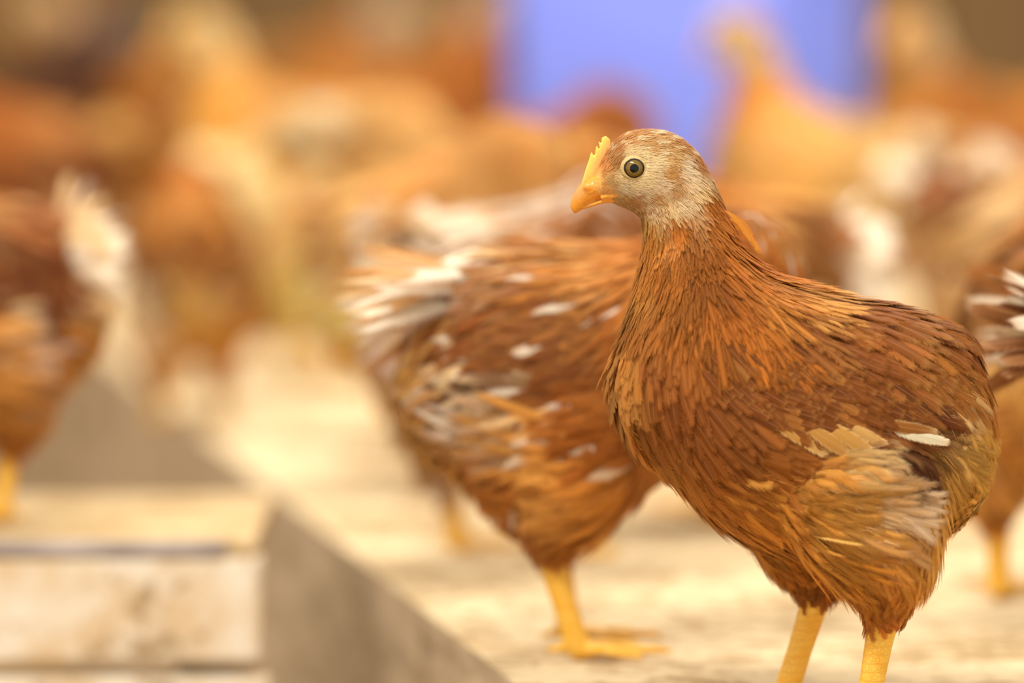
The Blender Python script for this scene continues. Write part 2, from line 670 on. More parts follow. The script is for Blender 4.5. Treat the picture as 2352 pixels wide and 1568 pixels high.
# ------------------------------------------------------------------ the bird
UNIT = 2.115e-4          # metres per drawing unit of the bird's plan
OX, OY = 1900.0, 1640.0  # plan point that stands on the ground

TORSO = [  # top, bottom, half width (mm)
    ((2246, 890), (2268, 1010), 10), ((2200, 775), (2238, 1120), 25), ((2080, 722), (2130, 1225), 42),
    ((1950, 692), (1965, 1270), 52), ((1850, 662), (1800, 1255), 55), ((1790, 640), (1665, 1200), 54),
    ((1745, 615), (1550, 1100), 49), ((1715, 585), (1448, 1005), 43), ((1695, 560), (1408, 890), 35)]
NECK = [((1682, 532), (1432, 765), 27), ((1668, 500), (1460, 655), 20), ((1648, 455), (1478, 560), 16.5),
        ((1626, 405), (1472, 500), 15.5), ((1596, 352), (1455, 484), 16), ((1554, 315), (1432, 474), 16),
        ((1500, 300), (1405, 462), 15), ((1445, 304), (1382, 455), 12.5), ((1405, 332), (1366, 452), 9.5),
        ((1372, 385), (1352, 450), 6.5)]

C_CREAM, C_WHITE = fcol(226, 206, 166), fcol(244, 226, 206)
C_BR, C_DK, C_OB, C_OR, C_TAN = fcol(152, 88, 50), fcol(112, 62, 36), fcol(188, 116, 58), fcol(202, 132, 70), fcol(218, 168, 108)

# x, y, dx, dy, length, width, fluff, spacing (mm), colour, lacing colour
GUIDE_MAIN = [
    # head
    (1410, 340, .9, -.5, 3.80, 0.94, .75, 0.80, (186, 118, 70), C_CREAM), (1450, 312, 1, -.3, 3.80, 0.94, .75, 0.80, (196, 134, 84), C_CREAM),
    (1500, 304, 1, .0, 4.75, 1.08, .75, 0.84, (204, 152, 106), C_CREAM), (1550, 322, 1, .5, 4.75, 1.15, .75, 0.88, (190, 122, 70), C_CREAM),
    (1595, 365, .7, .9, 5.70, 1.37, .75, 1.04, (190, 118, 66), C_CREAM), (1535, 350, 1, .4, 4.75, 1.15, .75, 0.88, (206, 160, 112), C_CREAM),
    (1480, 335, 1, 0, 4.27, 1.01, .75, 0.80, (202, 150, 100), C_CREAM), (1415, 375, .6, -.5, 3.32, 0.86, .75, 0.76, (172, 112, 66), C_CREAM),
    (1400, 410, .8, .3, 2.85, 0.79, .75, 0.76, (206, 168, 120), C_CREAM), (1430, 425, 1, .25, 3.32, 0.79, .75, 0.76, (218, 200, 160), C_WHITE),
    (1470, 435, 1, .2, 3.80, 0.86, .75, 0.76, (224, 204, 166), C_WHITE), (1510, 420, 1, .2, 4.27, 0.94, .75, 0.80, (228, 206, 168), C_WHITE),
    (1500, 375, 1, .1, 3.80, 0.86, .75, 0.80, (232, 214, 170), C_WHITE), (1525, 388, 1, .4, 4.75, 1.15, .75, 0.80, (196, 138, 84), C_CREAM),
    (1570, 380, 1, .4, 5.70, 1.22, .75, 0.88, (232, 214, 178), C_WHITE), (1585, 415, .9, .6, 5.70, 1.30, .75, 0.96, (230, 206, 166), C_WHITE),
    (1545, 432, .5, 1, 4.27, 0.94, .75, 0.80, (190, 140, 100), C_CREAM), (1555, 455, .8, .7, 5.70, 1.15, .75, 0.88, (230, 208, 168), C_WHITE),
    (1450, 462, 1, .3, 2.85, 0.72, .75, 0.76, (208, 150, 104), C_CREAM), (1420, 458, 1, .4, 2.85, 0.72, .75, 0.76, (214, 176, 128), C_CREAM),
    (1500, 450, 1, .4, 3.80, 0.86, .75, 0.80, (204, 164, 122), C_CREAM), (1488, 468, .7, .8, 4.75, 1.01, .75, 0.80, (228, 204, 160), C_WHITE),
    (1532, 466, .7, .9, 5.70, 1.15, .75, 0.88, (226, 198, 150), C_WHITE), (1448, 472, .7, .7, 3.80, 0.86, .75, 0.80, (220, 190, 144), C_CREAM),
    (1366, 412, 1, .2, 1.90, 0.58, .75, 0.80, (240, 176, 110), C_CREAM), (1388, 425, 1, .2, 1.90, 0.58, .75, 0.80, (236, 178, 116), C_CREAM),
    (1385, 385, .8, -.3, 2.38, 0.65, .75, 0.80, (220, 150, 96), C_CREAM), (1440, 352, 1, -.2, 3.32, 0.79, .75, 0.80, (226, 200, 150), C_WHITE),
    (1470, 350, 1, 0, 3.32, 0.79, .75, 0.80, (232, 212, 166), C_WHITE), (1425, 400, 1, .2, 2.85, 0.72, .75, 0.80, (230, 210, 162), C_WHITE),
    (1465, 412, 1, .15, 3.32, 0.79, .75, 0.80, (234, 216, 170), C_WHITE), (1598, 428, .8, .7, 6.65, 1.44, .75, 1.12, (226, 194, 146), C_CREAM),
    # neck
    (1476, 502, .2, 1, 7, 1.80, 0.66, 1.32, (197, 146, 90), C_TAN), (1495, 536, .12, 1, 9, 2.30, 0.66, 1.67, (186, 117, 62), C_TAN),
    (1550, 496, .3, 1, 9, 2.13, 0.61, 1.58, (180, 105, 50), C_OR), (1622, 446, .4, 1, 8, 1.89, 0.56, 1.41, (178, 102, 48), C_OR),
    (1650, 500, .45, 1, 11, 2.46, 0.56, 1.76, (178, 102, 47), C_OR), (1600, 560, .3, 1, 12, 2.62, 0.56, 1.85, (167, 93, 42), C_OR),
    (1530, 600, .05, 1, 12, 2.79, 0.66, 1.94, (176, 103, 50), C_OR), (1480, 640, -.05, 1, 11, 3.12, 0.66, 2.02, (189, 121, 65), C_TAN),
    (1680, 570, .5, 1, 15, 2.95, 0.56, 2.02, (182, 105, 50), C_OR), (1640, 640, .4, 1, 17, 3.44, 0.61, 2.20, (171, 95, 45), C_OR),
    (1560, 680, .1, 1, 16, 3.77, 0.66, 2.29, (172, 100, 50), C_OR), (1490, 700, -.02, 1, 14, 4.51, 0.66, 2.46, (172, 102, 52), C_TAN),
    (1720, 640, .6, .9, 20, 3.77, 0.61, 2.38, (189, 117, 60), C_OR), (1690, 720, .35, 1, 20, 4.10, 0.66, 2.46, (176, 100, 45), C_OR),
    (1740, 740, .4, 1, 18, 4.10, 0.66, 2.46, (172, 96, 43), C_OR),
    # breast
    (1445, 760, .0, 1, 14, 8, .45, 3.6, (196, 128, 72), C_TAN), (1415, 850, .05, 1, 15, 9, .4, 3.9, (200, 134, 78), C_TAN),
    (1415, 940, .25, 1, 18, 9, .45, 4.0, (196, 126, 68), C_TAN), (1460, 1010, .45, .9, 20, 8, .55, 4.0, (188, 122, 66), C_TAN),
    (1540, 1090, .65, .75, 24, 8, .65, 4.2, (184, 118, 62), C_TAN), (1640, 1190, .65, .75, 25, 7, .7, 4.0, (190, 122, 62), C_TAN),
    (1740, 1270, .5, .9, 22, 6, .75, 3.6, (178, 108, 54), C_OR),
    (1510, 760, .1, 1, 17, 7.5, .5, 3.6, (150, 86, 48), C_OB), (1530, 860, .3, 1, 19, 9, .4, 4.0, (132, 72, 40), C_OB),
    (1480, 900, .15, 1, 18, 8, .45, 4.0, (150, 88, 48), C_OB), (1580, 960, .75, .7, 22, 9, .4, 4.2, (132, 72, 36), C_OB),
    (1660, 1010, .95, .35, 24, 9, .4, 4.4, (148, 84, 42), C_OR), (1560, 1030, .8, .6, 24, 9, .5, 4.4, (178, 108, 56), C_OR),
    # flank and belly
    (1680, 1100, .95, .35, 30, 9, .55, 4.6, (212, 139, 69), C_TAN), (1780, 1080, 1, .2, 30, 9, .6, 4.6, (216, 148, 79), C_TAN),
    (1780, 1180, .95, .3, 32, 9, .65, 4.6, (216, 146, 75), C_TAN), (1860, 1130, 1, .15, 28, 8, .75, 4.2, (220, 159, 95), C_TAN),
    (1880, 1040, 1, .1, 22, 7, .8, 3.8, (226, 183, 127), C_WHITE), (1940, 1080, 1, .1, 22, 7, .9, 3.6, (224, 178, 136), C_WHITE),
    (2000, 1120, 1, .25, 22, 7, .95, 3.6, (246, 216, 184), C_WHITE), (1960, 1145, 1, .2, 22, 7, .95, 3.6, (236, 196, 152), C_WHITE),
    (2010, 1040, .9, .4, 18, 6, .7, 3.6, (84, 46, 26), C_BR), (2040, 1030, .9, .4, 18, 6, .7, 3.6, (84, 46, 26), C_BR), (2050, 1075, .8, .6, 20, 6, .8, 3.6, (146, 86, 48), C_OB),  # darkest entries put the wing's shadow into the feather colour
    (1860, 1230, .9, .5, 28, 6, .75, 4.0, (209, 137, 69), C_TAN), (1790, 1310, .4, 1, 16, 5, .7, 3.3, (188, 117, 58), C_OR),
    (1850, 1340, .25, 1, 15, 5, .65, 3.2, (152, 88, 44), C_OB), (1900, 1320, .2, 1, 16, 5, .65, 3.2, (160, 94, 46), C_OB),
    (1950, 1280, .4, 1, 24, 6, .8, 3.6, (201, 128, 64), C_OR), (2000, 1340, .35, 1, 20, 6, .75, 3.4, (178, 106, 54), C_OR),
    (2040, 1370, .2, 1, 14, 5, .7, 3.2, (162, 94, 50), C_OR), (2080, 1300, .0, 1, 20, 6, .85, 3.4, (197, 124, 62), C_TAN),
    (2030, 1220, .6, .8, 26, 6, .9, 3.6, (216, 148, 79), C_TAN), (2110, 1190, .5, .8, 24, 6, .95, 3.6, (218, 154, 88), C_TAN),
    (2100, 1080, .7, .7, 26, 6, .95, 3.6, (224, 167, 101), C_TAN), (2190, 1090, .6, .8, 24, 6, .95, 3.6, (218, 159, 90), C_TAN),
    (2190, 1000, .75, .6, 24, 6, .95, 3.6, (224, 172, 103), C_TAN), (2250, 1060, .7, .6, 24, 6, 1, 3.4, (241, 200, 136), C_TAN),
    (2180, 940, .9, .45, 24, 7, .8, 3.6, (224, 174, 103), C_TAN), (2230, 940, .6, .8, 18, 6, .9, 3.6, (224, 170, 99), C_TAN),
    (2170, 860, .7, .7, 24, 7, .7, 3.8, (218, 161, 90), C_TAN), (2120, 870, .8, .6, 22, 7, .7, 3.8, (232, 190, 140), C_WHITE),
    (2220, 860, .6, .8, 22, 7, .5, 4.0, (205, 137, 71), C_TAN), (2180, 800, .8, .6, 26, 8, .35, 4.2, (180, 111, 58), C_OB),
    (1650, 830, .75, .65, 20, 8, .35, 4.0, (130, 73, 42), C_OB), (1700, 810, .85, .52, 22, 9, .3, 4.2, (129, 72, 40), C_OB),
    (1800, 850, .88, .46, 22, 9, .3, 4.2, (125, 68, 38), C_OB), (1920, 860, .88, .44, 24, 9, .3, 4.2, (116, 62, 33), C_OB),
    (2040, 880, .9, .42, 24, 9, .3, 4.2, (103, 52, 28), C_OB), (1780, 915, .94, .32, 22, 9, .3, 4.2, (122, 65, 35), C_OB),
    (1920, 925, .95, .3, 22, 9, .3, 4.2, (108, 55, 30), C_OB),
    # back
    (1790, 660, .85, .5, 24, 5.5, .5, 3.2, (206, 142, 84), C_TAN), (1800, 720, .8, .6, 24, 6, .5, 3.4, (151, 90, 52), C_TAN),
    (1880, 690, .88, .48, 26, 7, .35, 3.8, (142, 80, 45), C_OB), (1860, 760, .85, .5, 24, 8, .35, 4.0, (125, 67, 38), C_OB),
    (1960, 720, .9, .4, 26, 8, .3, 4.2, (141, 80, 45), C_TAN), (1960, 780, .85, .5, 26, 8, .3, 4.2, (137, 78, 43), C_TAN),
    (2060, 740, .9, .4, 28, 9, .25, 4.4, (132, 73, 40), C_OB), (2060, 810, .85, .55, 26, 8, .35, 4.2, (151, 89, 47), C_TAN),
    (2150, 750, .9, .45, 28, 9, .25, 4.4, (130, 70, 36), C_OB), (2120, 800, .85, .55, 26, 8, .4, 4.2, (153, 92, 48), C_TAN),
]


def guide_arrays(G):
    A = np.array([[g[0], g[1], g[2], g[3], g[4], g[5], g[6], g[7]] for g in G], float)
    C = np.array([fcol(g[8]) if max(g[8]) > 1.01 else np.array(g[8]) for g in G])
    E = np.array([fcol(g[9]) if max(g[9]) > 1.01 else np.array(g[9]) for g in G])
    A[:, 2:4] = nrm(A[:, 2:4])
    return A, C, E


def guide_eval(garr, x, y, power=2.6):
    A, C, E = garr
    out = np.empty((len(x), 6))
    oc = np.empty((len(x), 3))
    oe = np.empty((len(x), 3))
    for s in range(0, len(x), 20000):
        xs, ys = x[s:s + 20000], y[s:s + 20000]
        d2 = (xs[:, None] - A[None, :, 0]) ** 2 + (ys[:, None] - A[None, :, 1]) ** 2
        w = 1.0 / (d2 + 60.0) ** power
        w /= w.sum(1, keepdims=True)
        out[s:s + 20000] = w @ A[:, 2:8]
        oc[s:s + 20000] = w @ C
        oe[s:s + 20000] = w @ E
    return out, oc, oe


def in_poly(x, y, poly):
    inside = np.zeros(len(x), bool)
    n = len(poly)
    for i in range(n):
        x1, y1 = poly[i]
        x2, y2 = poly[(i + 1) % n]
        c = ((y1 > y) != (y2 > y)) & (x < (x2 - x1) * (y - y1) / (y2 - y1 + 1e-12) + x1)
        inside ^= c
    return inside


WING_POLY = [(1590, 790), (1660, 760), (1750, 748), (1840, 775), (1950, 815), (2050, 848), (2092, 880), (2082, 932),
             (2010, 936), (1930, 944), (1840, 944), (1740, 932), (1650, 892), (1600, 840)]


def plan(x, y, dy=0.0):
    return np.array([(x - OX) * UNIT, dy, (OY - y) * UNIT])


class Pose:
    """neck swing (about the base of the neck) and body pitch, in plan units"""

    def __init__(self, neck=0.0, stretch=1.0, pitch=0.0, near=(0, 0), far=(0, 0)):
        self.neck, self.stretch, self.pitch = math.radians(neck), stretch, math.radians(pitch)
        self.near, self.far = near, far
        self.pivot = (1590.0, 690.0)

    def body(self, x, y):
        c, s = math.cos(self.pitch), math.sin(self.pitch)
        dx, dy = x - 1900, y - 1000
        return 1900 + c * dx - s * dy, 1000 + s * dx + c * dy

    def head(self, x, y, amount=1.0):
        a = -self.neck * amount
        c, s = math.cos(a), math.sin(a)
        dx, dy = x - self.pivot[0], y - self.pivot[1]
        dx, dy = dx * 1.0, dy * (1 + (self.stretch - 1) * amount)
        return self.body(self.pivot[0] + c * dx - s * dy, self.pivot[1] + s * dx + c * dy)

    def unhead(self, x, y):
        """back from posed plan to the neutral plan of the head"""
        c, s = math.cos(-self.pitch), math.sin(-self.pitch)
        dx, dy = x - 1900, y - 1000
        x, y = 1900 + c * dx - s * dy, 1000 + s * dx + c * dy
        c, s = math.cos(self.neck), math.sin(self.neck)
        dx, dy = x - self.pivot[0], y - self.pivot[1]
        return self.pivot[0] + c * dx - s * dy, self.pivot[1] + (s * dx + c * dy) / self.stretch

    def unbody(self, x, y):
        c, s = math.cos(-self.pitch), math.sin(-self.pitch)
        dx, dy = x - 1900, y - 1000
        return 1900 + c * dx - s * dy, 1000 + s * dx + c * dy


def body_shape(pose, seg=28):
    sh = Shape()
    st = []
    for t, b, w in TORSO:
        st.append([*pose.body(*t), *pose.body(*b), w])
    nn = len(NECK)
    for i, (t, b, w) in enumerate(NECK):
        am = min(1.0, (i + 1) / 3.0)
        st.append([*pose.head(*t, am), *pose.head(*b, am), w])
    st = catmull(st, 4)
    rings = []
    for tx, ty, bx, by, w in st:
        T, B = plan(tx, ty), plan(bx, by)
        c, a = (T + B) / 2, (T - B) / 2
        rings.append([c + a * math.cos(q) + np.array([0, 1, 0]) * w * 1e-3 * math.sin(q)
                      for q in np.linspace(0, 2 * math.pi, seg, False)])
    sh.rings(rings)
    # thighs and legs: near (-y) and far (+y)
    legs = []
    for side, (ox, oy), thigh, shank in (
            (-1, pose.near, [((1970, 1120), 44), ((2000, 1230), 32), ((2022, 1320), 20), ((2022, 1385), 11)],
             [((2020, 1360), 7.4), ((2020, 1400), 7.9), ((2010, 1448), 7.1), ((1998, 1520), 6.4), ((1986, 1592), 6.6), ((1981, 1613), 6.2)]),
            (1, pose.far, [((1850, 1110), 42), ((1850, 1230), 28), ((1862, 1310), 18), ((1876, 1365), 11)],
             [((1880, 1335), 7.2), ((1886, 1375), 7.7), ((1868, 1430), 6.9), ((1843, 1510), 6.3), ((1818, 1590), 6.5), ((1810, 1613), 6.1)])):
        y = side * 0.028
        sh.tube([plan(x + ox * i / 3, yy + oy * i / 3, y * (1.0 if i else .75)) for i, ((x, yy), r) in enumerate(thigh)], [r * 1e-3 for _, r in thigh], 16)
        S = [plan(x + ox, yy + oy * (1 if yy < 1400 else 1), y) for (x, yy), r in shank]
        sh.tube(S, [r * 1e-3 for _, r in shank], 12)
        foot = S[-1]
        legs.append((S, side))
        for ang, ln, r in ((0, .046, 3.6), (34, .038, 3.3), (-34, .038, 3.3), (172, .017, 2.8)):
            a = math.radians(180 + ang * side)
            d = np.array([math.cos(a), math.sin(a), 0])
            g = np.array([foot[0], foot[1], .0042])
            P = [g + d * .001, g + d * ln * .35 + np.array([0, 0, .0026]), g + d * ln * .62 + np.array([0, 0, .001]),
                 g + d * ln * .86 + np.array([0, 0, .0012]), g + d * ln]
            low = min(0, 0)
            sh.tube(P, [r * 1.15e-3, r * 1e-3, r * .9e-3, r * .8e-3, r * .5e-3], 8)
    return sh, legs


def bird(label, group, garr, pose, seed, hi, tail=None, loc=(0, 0, 0), yaw=0.0, scale=1.0, voxel=0.0016,
         dens=1.0, mottle=0.0, mottle_col=None, wing=True, quill=True, wing_col=None, extra=None, big=1.0):
    rng = np.random.default_rng(seed)
    root = bpy.data.objects.new('chicken', None)
    root.empty_display_size = 0.05
    COL.objects.link(root)
    root.location = loc
    root.rotation_euler = (0, 0, yaw)
    root.scale = (scale,) * 3
    tag(root, label, 'chicken', group)

    sh, legs = body_shape(pose)
    me = remeshed('body', sh, voxel, 5 if hi else 3)
    body = link('body', me, root, (M_DOWN, M_LEG))
    S = Surface(me)

    # ---- plan coordinates of a point, in the neutral pose
    def neutral(P):
        x = OX + P[:, 0] / UNIT
        y = OY - P[:, 2] / UNIT
        if pose.neck == 0 and pose.pitch == 0 and pose.stretch == 1:
            return x, y
        bx, by = pose.unbody(x, y)
        hx, hy = pose.unhead(x, y)
        ish = (hy < 660) & (hx < 1700) & (hx > 1330) & (hy > 280)
        ish &= (hy < 560) | (np.abs(hx - 1560) < 115)
        return np.where(ish, hx, bx), np.where(ish, hy, by)

    def legmask(P, grow=1.0):
        m = np.zeros(len(P), bool)
        for pts, side in legs:
            for i in range(len(pts) - 1):
                a, b = pts[i], pts[i + 1]
                ab = b - a
                t = np.clip(((P - a) @ ab) / (ab @ ab), 0, 1)
                d = np.linalg.norm(P - a - t[:, None] * ab, axis=1)
                m |= (d < 0.0098 * grow) & (P[:, 2] < pts[1][2] - 0.001)
            m |= (P[:, 2] < 0.02)
        return m

    px, py = neutral(S.co)
    gv, gc, ge = guide_eval(garr, px, py)
    point_color(me, gc * 0.9)
    # yellow scales below the hock
    cen = np.empty(len(me.polygons) * 3, np.float32)
    me.polygons.foreach_get('center', cen)
    lm = legmask(cen.reshape(-1, 3).astype(float))
    me.polygons.foreach_set('material_index', lm.astype(np.int32))

    # ---- plumage
    cx, cy = neutral(S.cen)
    cg, _, _ = guide_eval(garr, cx, cy)
    sp = cg[:, 5] * 1e-3 * big
    wt = dens / (sp * sp)
    wt[legmask(S.cen, 1.05)] = 0
    eye_c = (1453, 381)
    wt[((cx - eye_c[0]) ** 2 + (cy - eye_c[1]) ** 2 < 25 ** 2) & (np.abs(S.cen[:, 1]) > .006)] = 0
    wt[(cx < 1378) & (cy > 385) & (cy < 470)] = 0
    P, N = S.sample(rng, wt)
    x, y = neutral(P)
    g, c, e = guide_eval(garr, x, y)
    n = len(P)

    def tangents(g, N, P, x, y, jit=.15):
        th = np.arctan2(-g[:, 1], g[:, 0]) + rng.normal(0, jit, len(g))
        # neutral -> posed direction
        if pose.neck or pose.pitch:
            ishead = (np.abs(OX + P[:, 0] / UNIT - pose.body(x, y)[0]) + np.abs(OY - P[:, 2] / UNIT - pose.body(x, y)[1])) > 3
            th = th - np.where(ishead, -pose.neck + pose.pitch, pose.pitch)
        D = np.stack([np.cos(th), np.zeros(len(th)), np.sin(th)], -1)
        D[:, 1] += rng.normal(0, .1, len(th))
        T = D - N * np.sum(D * N, 1, keepdims=True)
        bad = np.linalg.norm(T, axis=1) < .25
        dn = np.array([0, 0, -1.0]) - N * (-N[:, 2:3])
        T[bad] += dn[bad]
        return nrm(T)

    nc = 420 if hi else 160
    pick = rng.integers(0, max(n, 1), nc)
    cxy = np.stack([x[pick], y[pick], P[pick, 1] / UNIT], -1)
    near = np.empty(n, int)
    for s0 in range(0, n, 4000):
        q = np.stack([x[s0:s0 + 4000], y[s0:s0 + 4000], P[s0:s0 + 4000, 1] / UNIT], -1)
        dq = q[:, None] - cxy[None]
        al = dq[..., 0] * g[s0:s0 + 4000, 0][:, None] + dq[..., 1] * g[s0:s0 + 4000, 1][:, None]
        near[s0:s0 + 4000] = np.argmin((dq ** 2).sum(-1) - .75 * al ** 2, axis=1)
    ctone = rng.normal(1, .17, nc)[near]
    cturn = rng.normal(0, .13, nc)[near]
    clift = rng.uniform(0, .07, nc)[near]
    inhead = (y < 500) & (x < 1640)
    ctone[inhead], cturn[inhead], clift[inhead] = 1, 0, 0
    g[:, :2] = np.stack([g[:, 0] * np.cos(cturn) - g[:, 1] * np.sin(cturn), g[:, 0] * np.sin(cturn) + g[:, 1] * np.cos(cturn)], -1)
    T = tangents(g, N, P, x, y)
    trunk = np.clip((g[:, 2] - 6) / 8, 0, 1)
    L = g[:, 2] * 1e-3 * rng.uniform(.75, 1.25, n) * (big if not hi else 1) * (1 + .45 * trunk)
    W = g[:, 3] * 1e-3 * rng.uniform(.75, 1.2, n) * (big if not hi else 1) * (1 - .08 * trunk)
    fl = np.clip(g[:, 4] + rng.normal(0, .06, n), 0, 1)
    patch = np.sin(x * .05 + 1.3 * seed) * np.sin(y * .061 + seed) + np.sin(x * .023 - y * .031 + seed)
    tone = (rng.normal(1, .07, n) * (1 + .05 * patch) * np.where(c[:, 2] > .25, .97 + .25 * (ctone - 1), ctone))[:, None]
    c = np.clip(c * tone, 0.01, .95)
    if mottle > 0:
        k = (rng.random(n) < mottle * np.clip(.5 + patch * .5, 0, 1.3))
        c[k] = mottle_col * rng.normal(1, .06, k.sum())[:, None]
    headz = (y < 500) & (x < 1640) & (x > 1360)
    if hi:  # barred crown
        streak = (np.sin(x * .11 + y * .27) + np.sin(x * .05 - y * .33 + 2)) > .75
        k = headz & (y < 352 + .0 * x) & streak
        c[k] = C_CREAM * rng.normal(1, .05, k.sum())[:, None]
        k2 = headz & (y > 440) & (x > 1420) & (x < 1530) & (np.sin(x * .17 + y * .35) > .72)
        c[k2] = fcol(186, 120, 76)
    lift = .02 + .09 * fl + rng.uniform(0, .05, n)
    ruff = np.clip((1475 - x) / 50, 0, 1) * np.clip((y - 640) / 60, 0, 1) * np.clip((1000 - y) / 80, 0, 1)
    lift += .22 * ruff * rng.random(n)
    lift += clift
    L = L * np.interp(y, [1150, 1370], [1, .42 if hi else .5])
    lift[headz] = .08 + rng.uniform(0, .14, headz.sum())
    stick = np.where(fl > .8, .75, .95)
    fe = Feathers(seed)
    small = (L < 0.0085) | (not hi)
    for sel, hh in ((small, False), (~small, True)):
        i = np.nonzero(sel)[0]
        if len(i) == 0:
            continue
        sp_, no_, si_ = S.lay(P[i], N[i], T[i], L[i], U_HI if hh else U_LO, lift[i], stick[i])
        fe.add(sp_, no_, si_, L[i], W[i], fl[i], c[i], np.clip(e[i], 0, 1), hh, .32)
    if hi or big < 1.6:
        # larger plumes lying over the others
        big_ok = (cg[:, 2] > 14) & (cy < 1290) & (cy > 640) & ~in_poly(cx, cy, WING_POLY)
        wt3 = np.where(big_ok, 1 / (.0105 * big) ** 2, 0)
        wt3[legmask(S.cen, 1.05)] = 0
        P3, N3 = S.sample(rng, wt3)
        x3, y3 = neutral(P3)
        g3, c3, e3 = guide_eval(garr, x3, y3)
        th3 = rng.normal(0, .16, len(P3))
        g3[:, :2] = np.stack([g3[:, 0] * np.cos(th3) - g3[:, 1] * np.sin(th3), g3[:, 0] * np.sin(th3) + g3[:, 1] * np.cos(th3)], -1)
        T3 = tangents(g3, N3, P3, x3, y3, .08)
        m3 = len(P3)
        L3 = g3[:, 2] * 1e-3 * rng.uniform(1.25, 1.9, m3) * np.interp(y3, [1100, 1290], [1, .5])
        W3 = g3[:, 3] * 1e-3 * rng.uniform(1.0, 1.5, m3)
        c3 = np.clip(c3 * np.where(c3[:, 2] > .25, 1.02, rng.normal(1.08, .13, m3))[:, None], .01, .95)
        sp_, no_, si_ = S.lay(P3, N3, T3, L3, U_HI, rng.uniform(.05, .13, m3), np.full(m3, .86), base=.001)
        fe.add(sp_, no_, si_, L3, W3, np.clip(g3[:, 4] + .05, .3, .9), c3, np.clip(e3, 0, .95), True, .45, arch=.5)
    if hi:
        # loose wisps of down
        wt2 = np.where(cg[:, 4] > .5, (cg[:, 4] - .3) * 9.0e5, 0) * dens
        wt2[legmask(S.cen, 1.05)] = 0
        wt2[((cx - eye_c[0]) ** 2 + (cy - eye_c[1]) ** 2 < 25 ** 2)] = 0
        wt2[(cx < 1378) & (cy > 385) & (cy < 470)] = 0
        hd = (cy < 500) & (cx < 1640)
        wt2[hd] *= 2.5
        P2, N2 = S.sample(rng, wt2)
        x2, y2 = neutral(P2)
        g2, c2, e2 = guide_eval(garr, x2, y2)
        T2 = tangents(g2, N2, P2, x2, y2, .24)
        m = len(P2)
        L2 = g2[:, 2] * 1e-3 * rng.uniform(.4, .95, m) * np.interp(y2, [1150, 1370], [1, .5])
        W2 = np.full(m, .00034) * rng.uniform(.6, 1.3, m)
        sp_, no_, si_ = S.lay(P2, N2, T2, L2, U_LO, rng.uniform(.06, .30, m), np.full(m, .82))
        cc = np.clip((c2 * .75 + e2 * .25) * rng.normal(1, .14, m)[:, None], .01, 1)
        fe.add(sp_, no_, si_, L2, W2, np.zeros(m), cc, cc, False, 0)
    if extra:
        extra(S, fe, rng)
    fmat = M_FEATHER if big < 1.9 else M_FEATHER_PLAIN
    pl = fe.build('plumage', root, fmat)

    # ---- wings
    if wing:
        for side in (-1, 1):
            fw = Feathers(seed + 5 + side)
            rows = []
            st = 21 if hi else 36
            for kk, sv in enumerate(np.arange(-40, 640, st)):
                for tv in np.arange(-260, 330, st * .95):
                    tv2 = tv + (kk % 2) * st * .5
                    gx = 1560 + .9 * sv - .42 * tv2 + rng.normal(0, 3.5)
                    gy = 770 + .42 * sv + .9 * tv2 + rng.normal(0, 3.5)
                    rows.append((gx, gy))
            rows = np.array(rows)
            rows = rows[in_poly(rows[:, 0], rows[:, 1], WING_POLY)]
            Pw, Nw, ok = [], [], []
            for gx, gy in rows:
                h = S.bvh.ray_cast(Vector(plan(*pose.body(gx, gy), side * .3)), Vector((0, -side, 0)))
                ok.append(h[0] is not None)
                if ok[-1]:
                    Pw.append(h[0])
                    Nw.append(h[1])
            rows = rows[np.array(ok)]
            Pw, Nw = np.array(Pw), np.array(Nw)
            xw, yw = rows[:, 0], rows[:, 1]
            m = len(Pw)
            if m:
                t = np.clip((xw - 1590) / 500, 0, 1)
                gw, _, _ = guide_eval(garr, xw, yw)
                Tw = tangents(gw, Nw, Pw, xw, yw, .09)
                Lw = (.015 + .009 * t) * rng.uniform(.85, 1.2, m)
                Ww = (.0066 + .0024 * t) * rng.uniform(.85, 1.15, m)
                if not hi:
                    Lw *= 1.4
                    Ww *= 1.6
                wc = wing_col if wing_col is not None else fcol(122, 66, 36)
                cw = wc[None] * rng.normal(1, .10, m)[:, None]
                cw = cw * (1.12 - .38 * t[:, None] ** 1.5)
                sel2 = (rng.random(m) < .09) & (t < .6)
                cw[sel2] = fcol(160, 98, 56)
                if mottle > 0:
                    k = rng.random(m) < mottle * .5
                    cw[k] = mottle_col
                sp_, no_, si_ = S.lay(Pw, Nw, Tw, Lw, U_HI if hi else U_LO, np.full(m, .03) + rng.uniform(0, .035, m), np.full(m, .85),
                                      base=0.0022)
                fw.add(sp_, no_, si_, Lw, Ww, np.full(m, .22), np.clip(cw, .01, 1), np.tile(fcol(206, 140, 84), (m, 1)), hi, .5)
            # flight feathers under the coverts
            quills = [((1745, 925), (1852, 992), 7, (206, 150, 92), 0), ((1775, 930), (1888, 1014), 8, (222, 172, 116), .0004),
                      ((1820, 935), (1938, 1012), 8.5, (200, 142, 84), 0), ((1862, 930), (1986, 1008), 8.5, (208, 152, 92), .0004),
                      ((1905, 930), (2024, 996), 6, (218, 168, 112), .001), ((1985, 945), (2165, 991), 6.5, (252, 236, 208), .008),
                      ((1960, 935), (2140, 968), 7, (160, 98, 54), .005), ((1980, 905), (2215, 955), 10, (214, 158, 94), .003)]
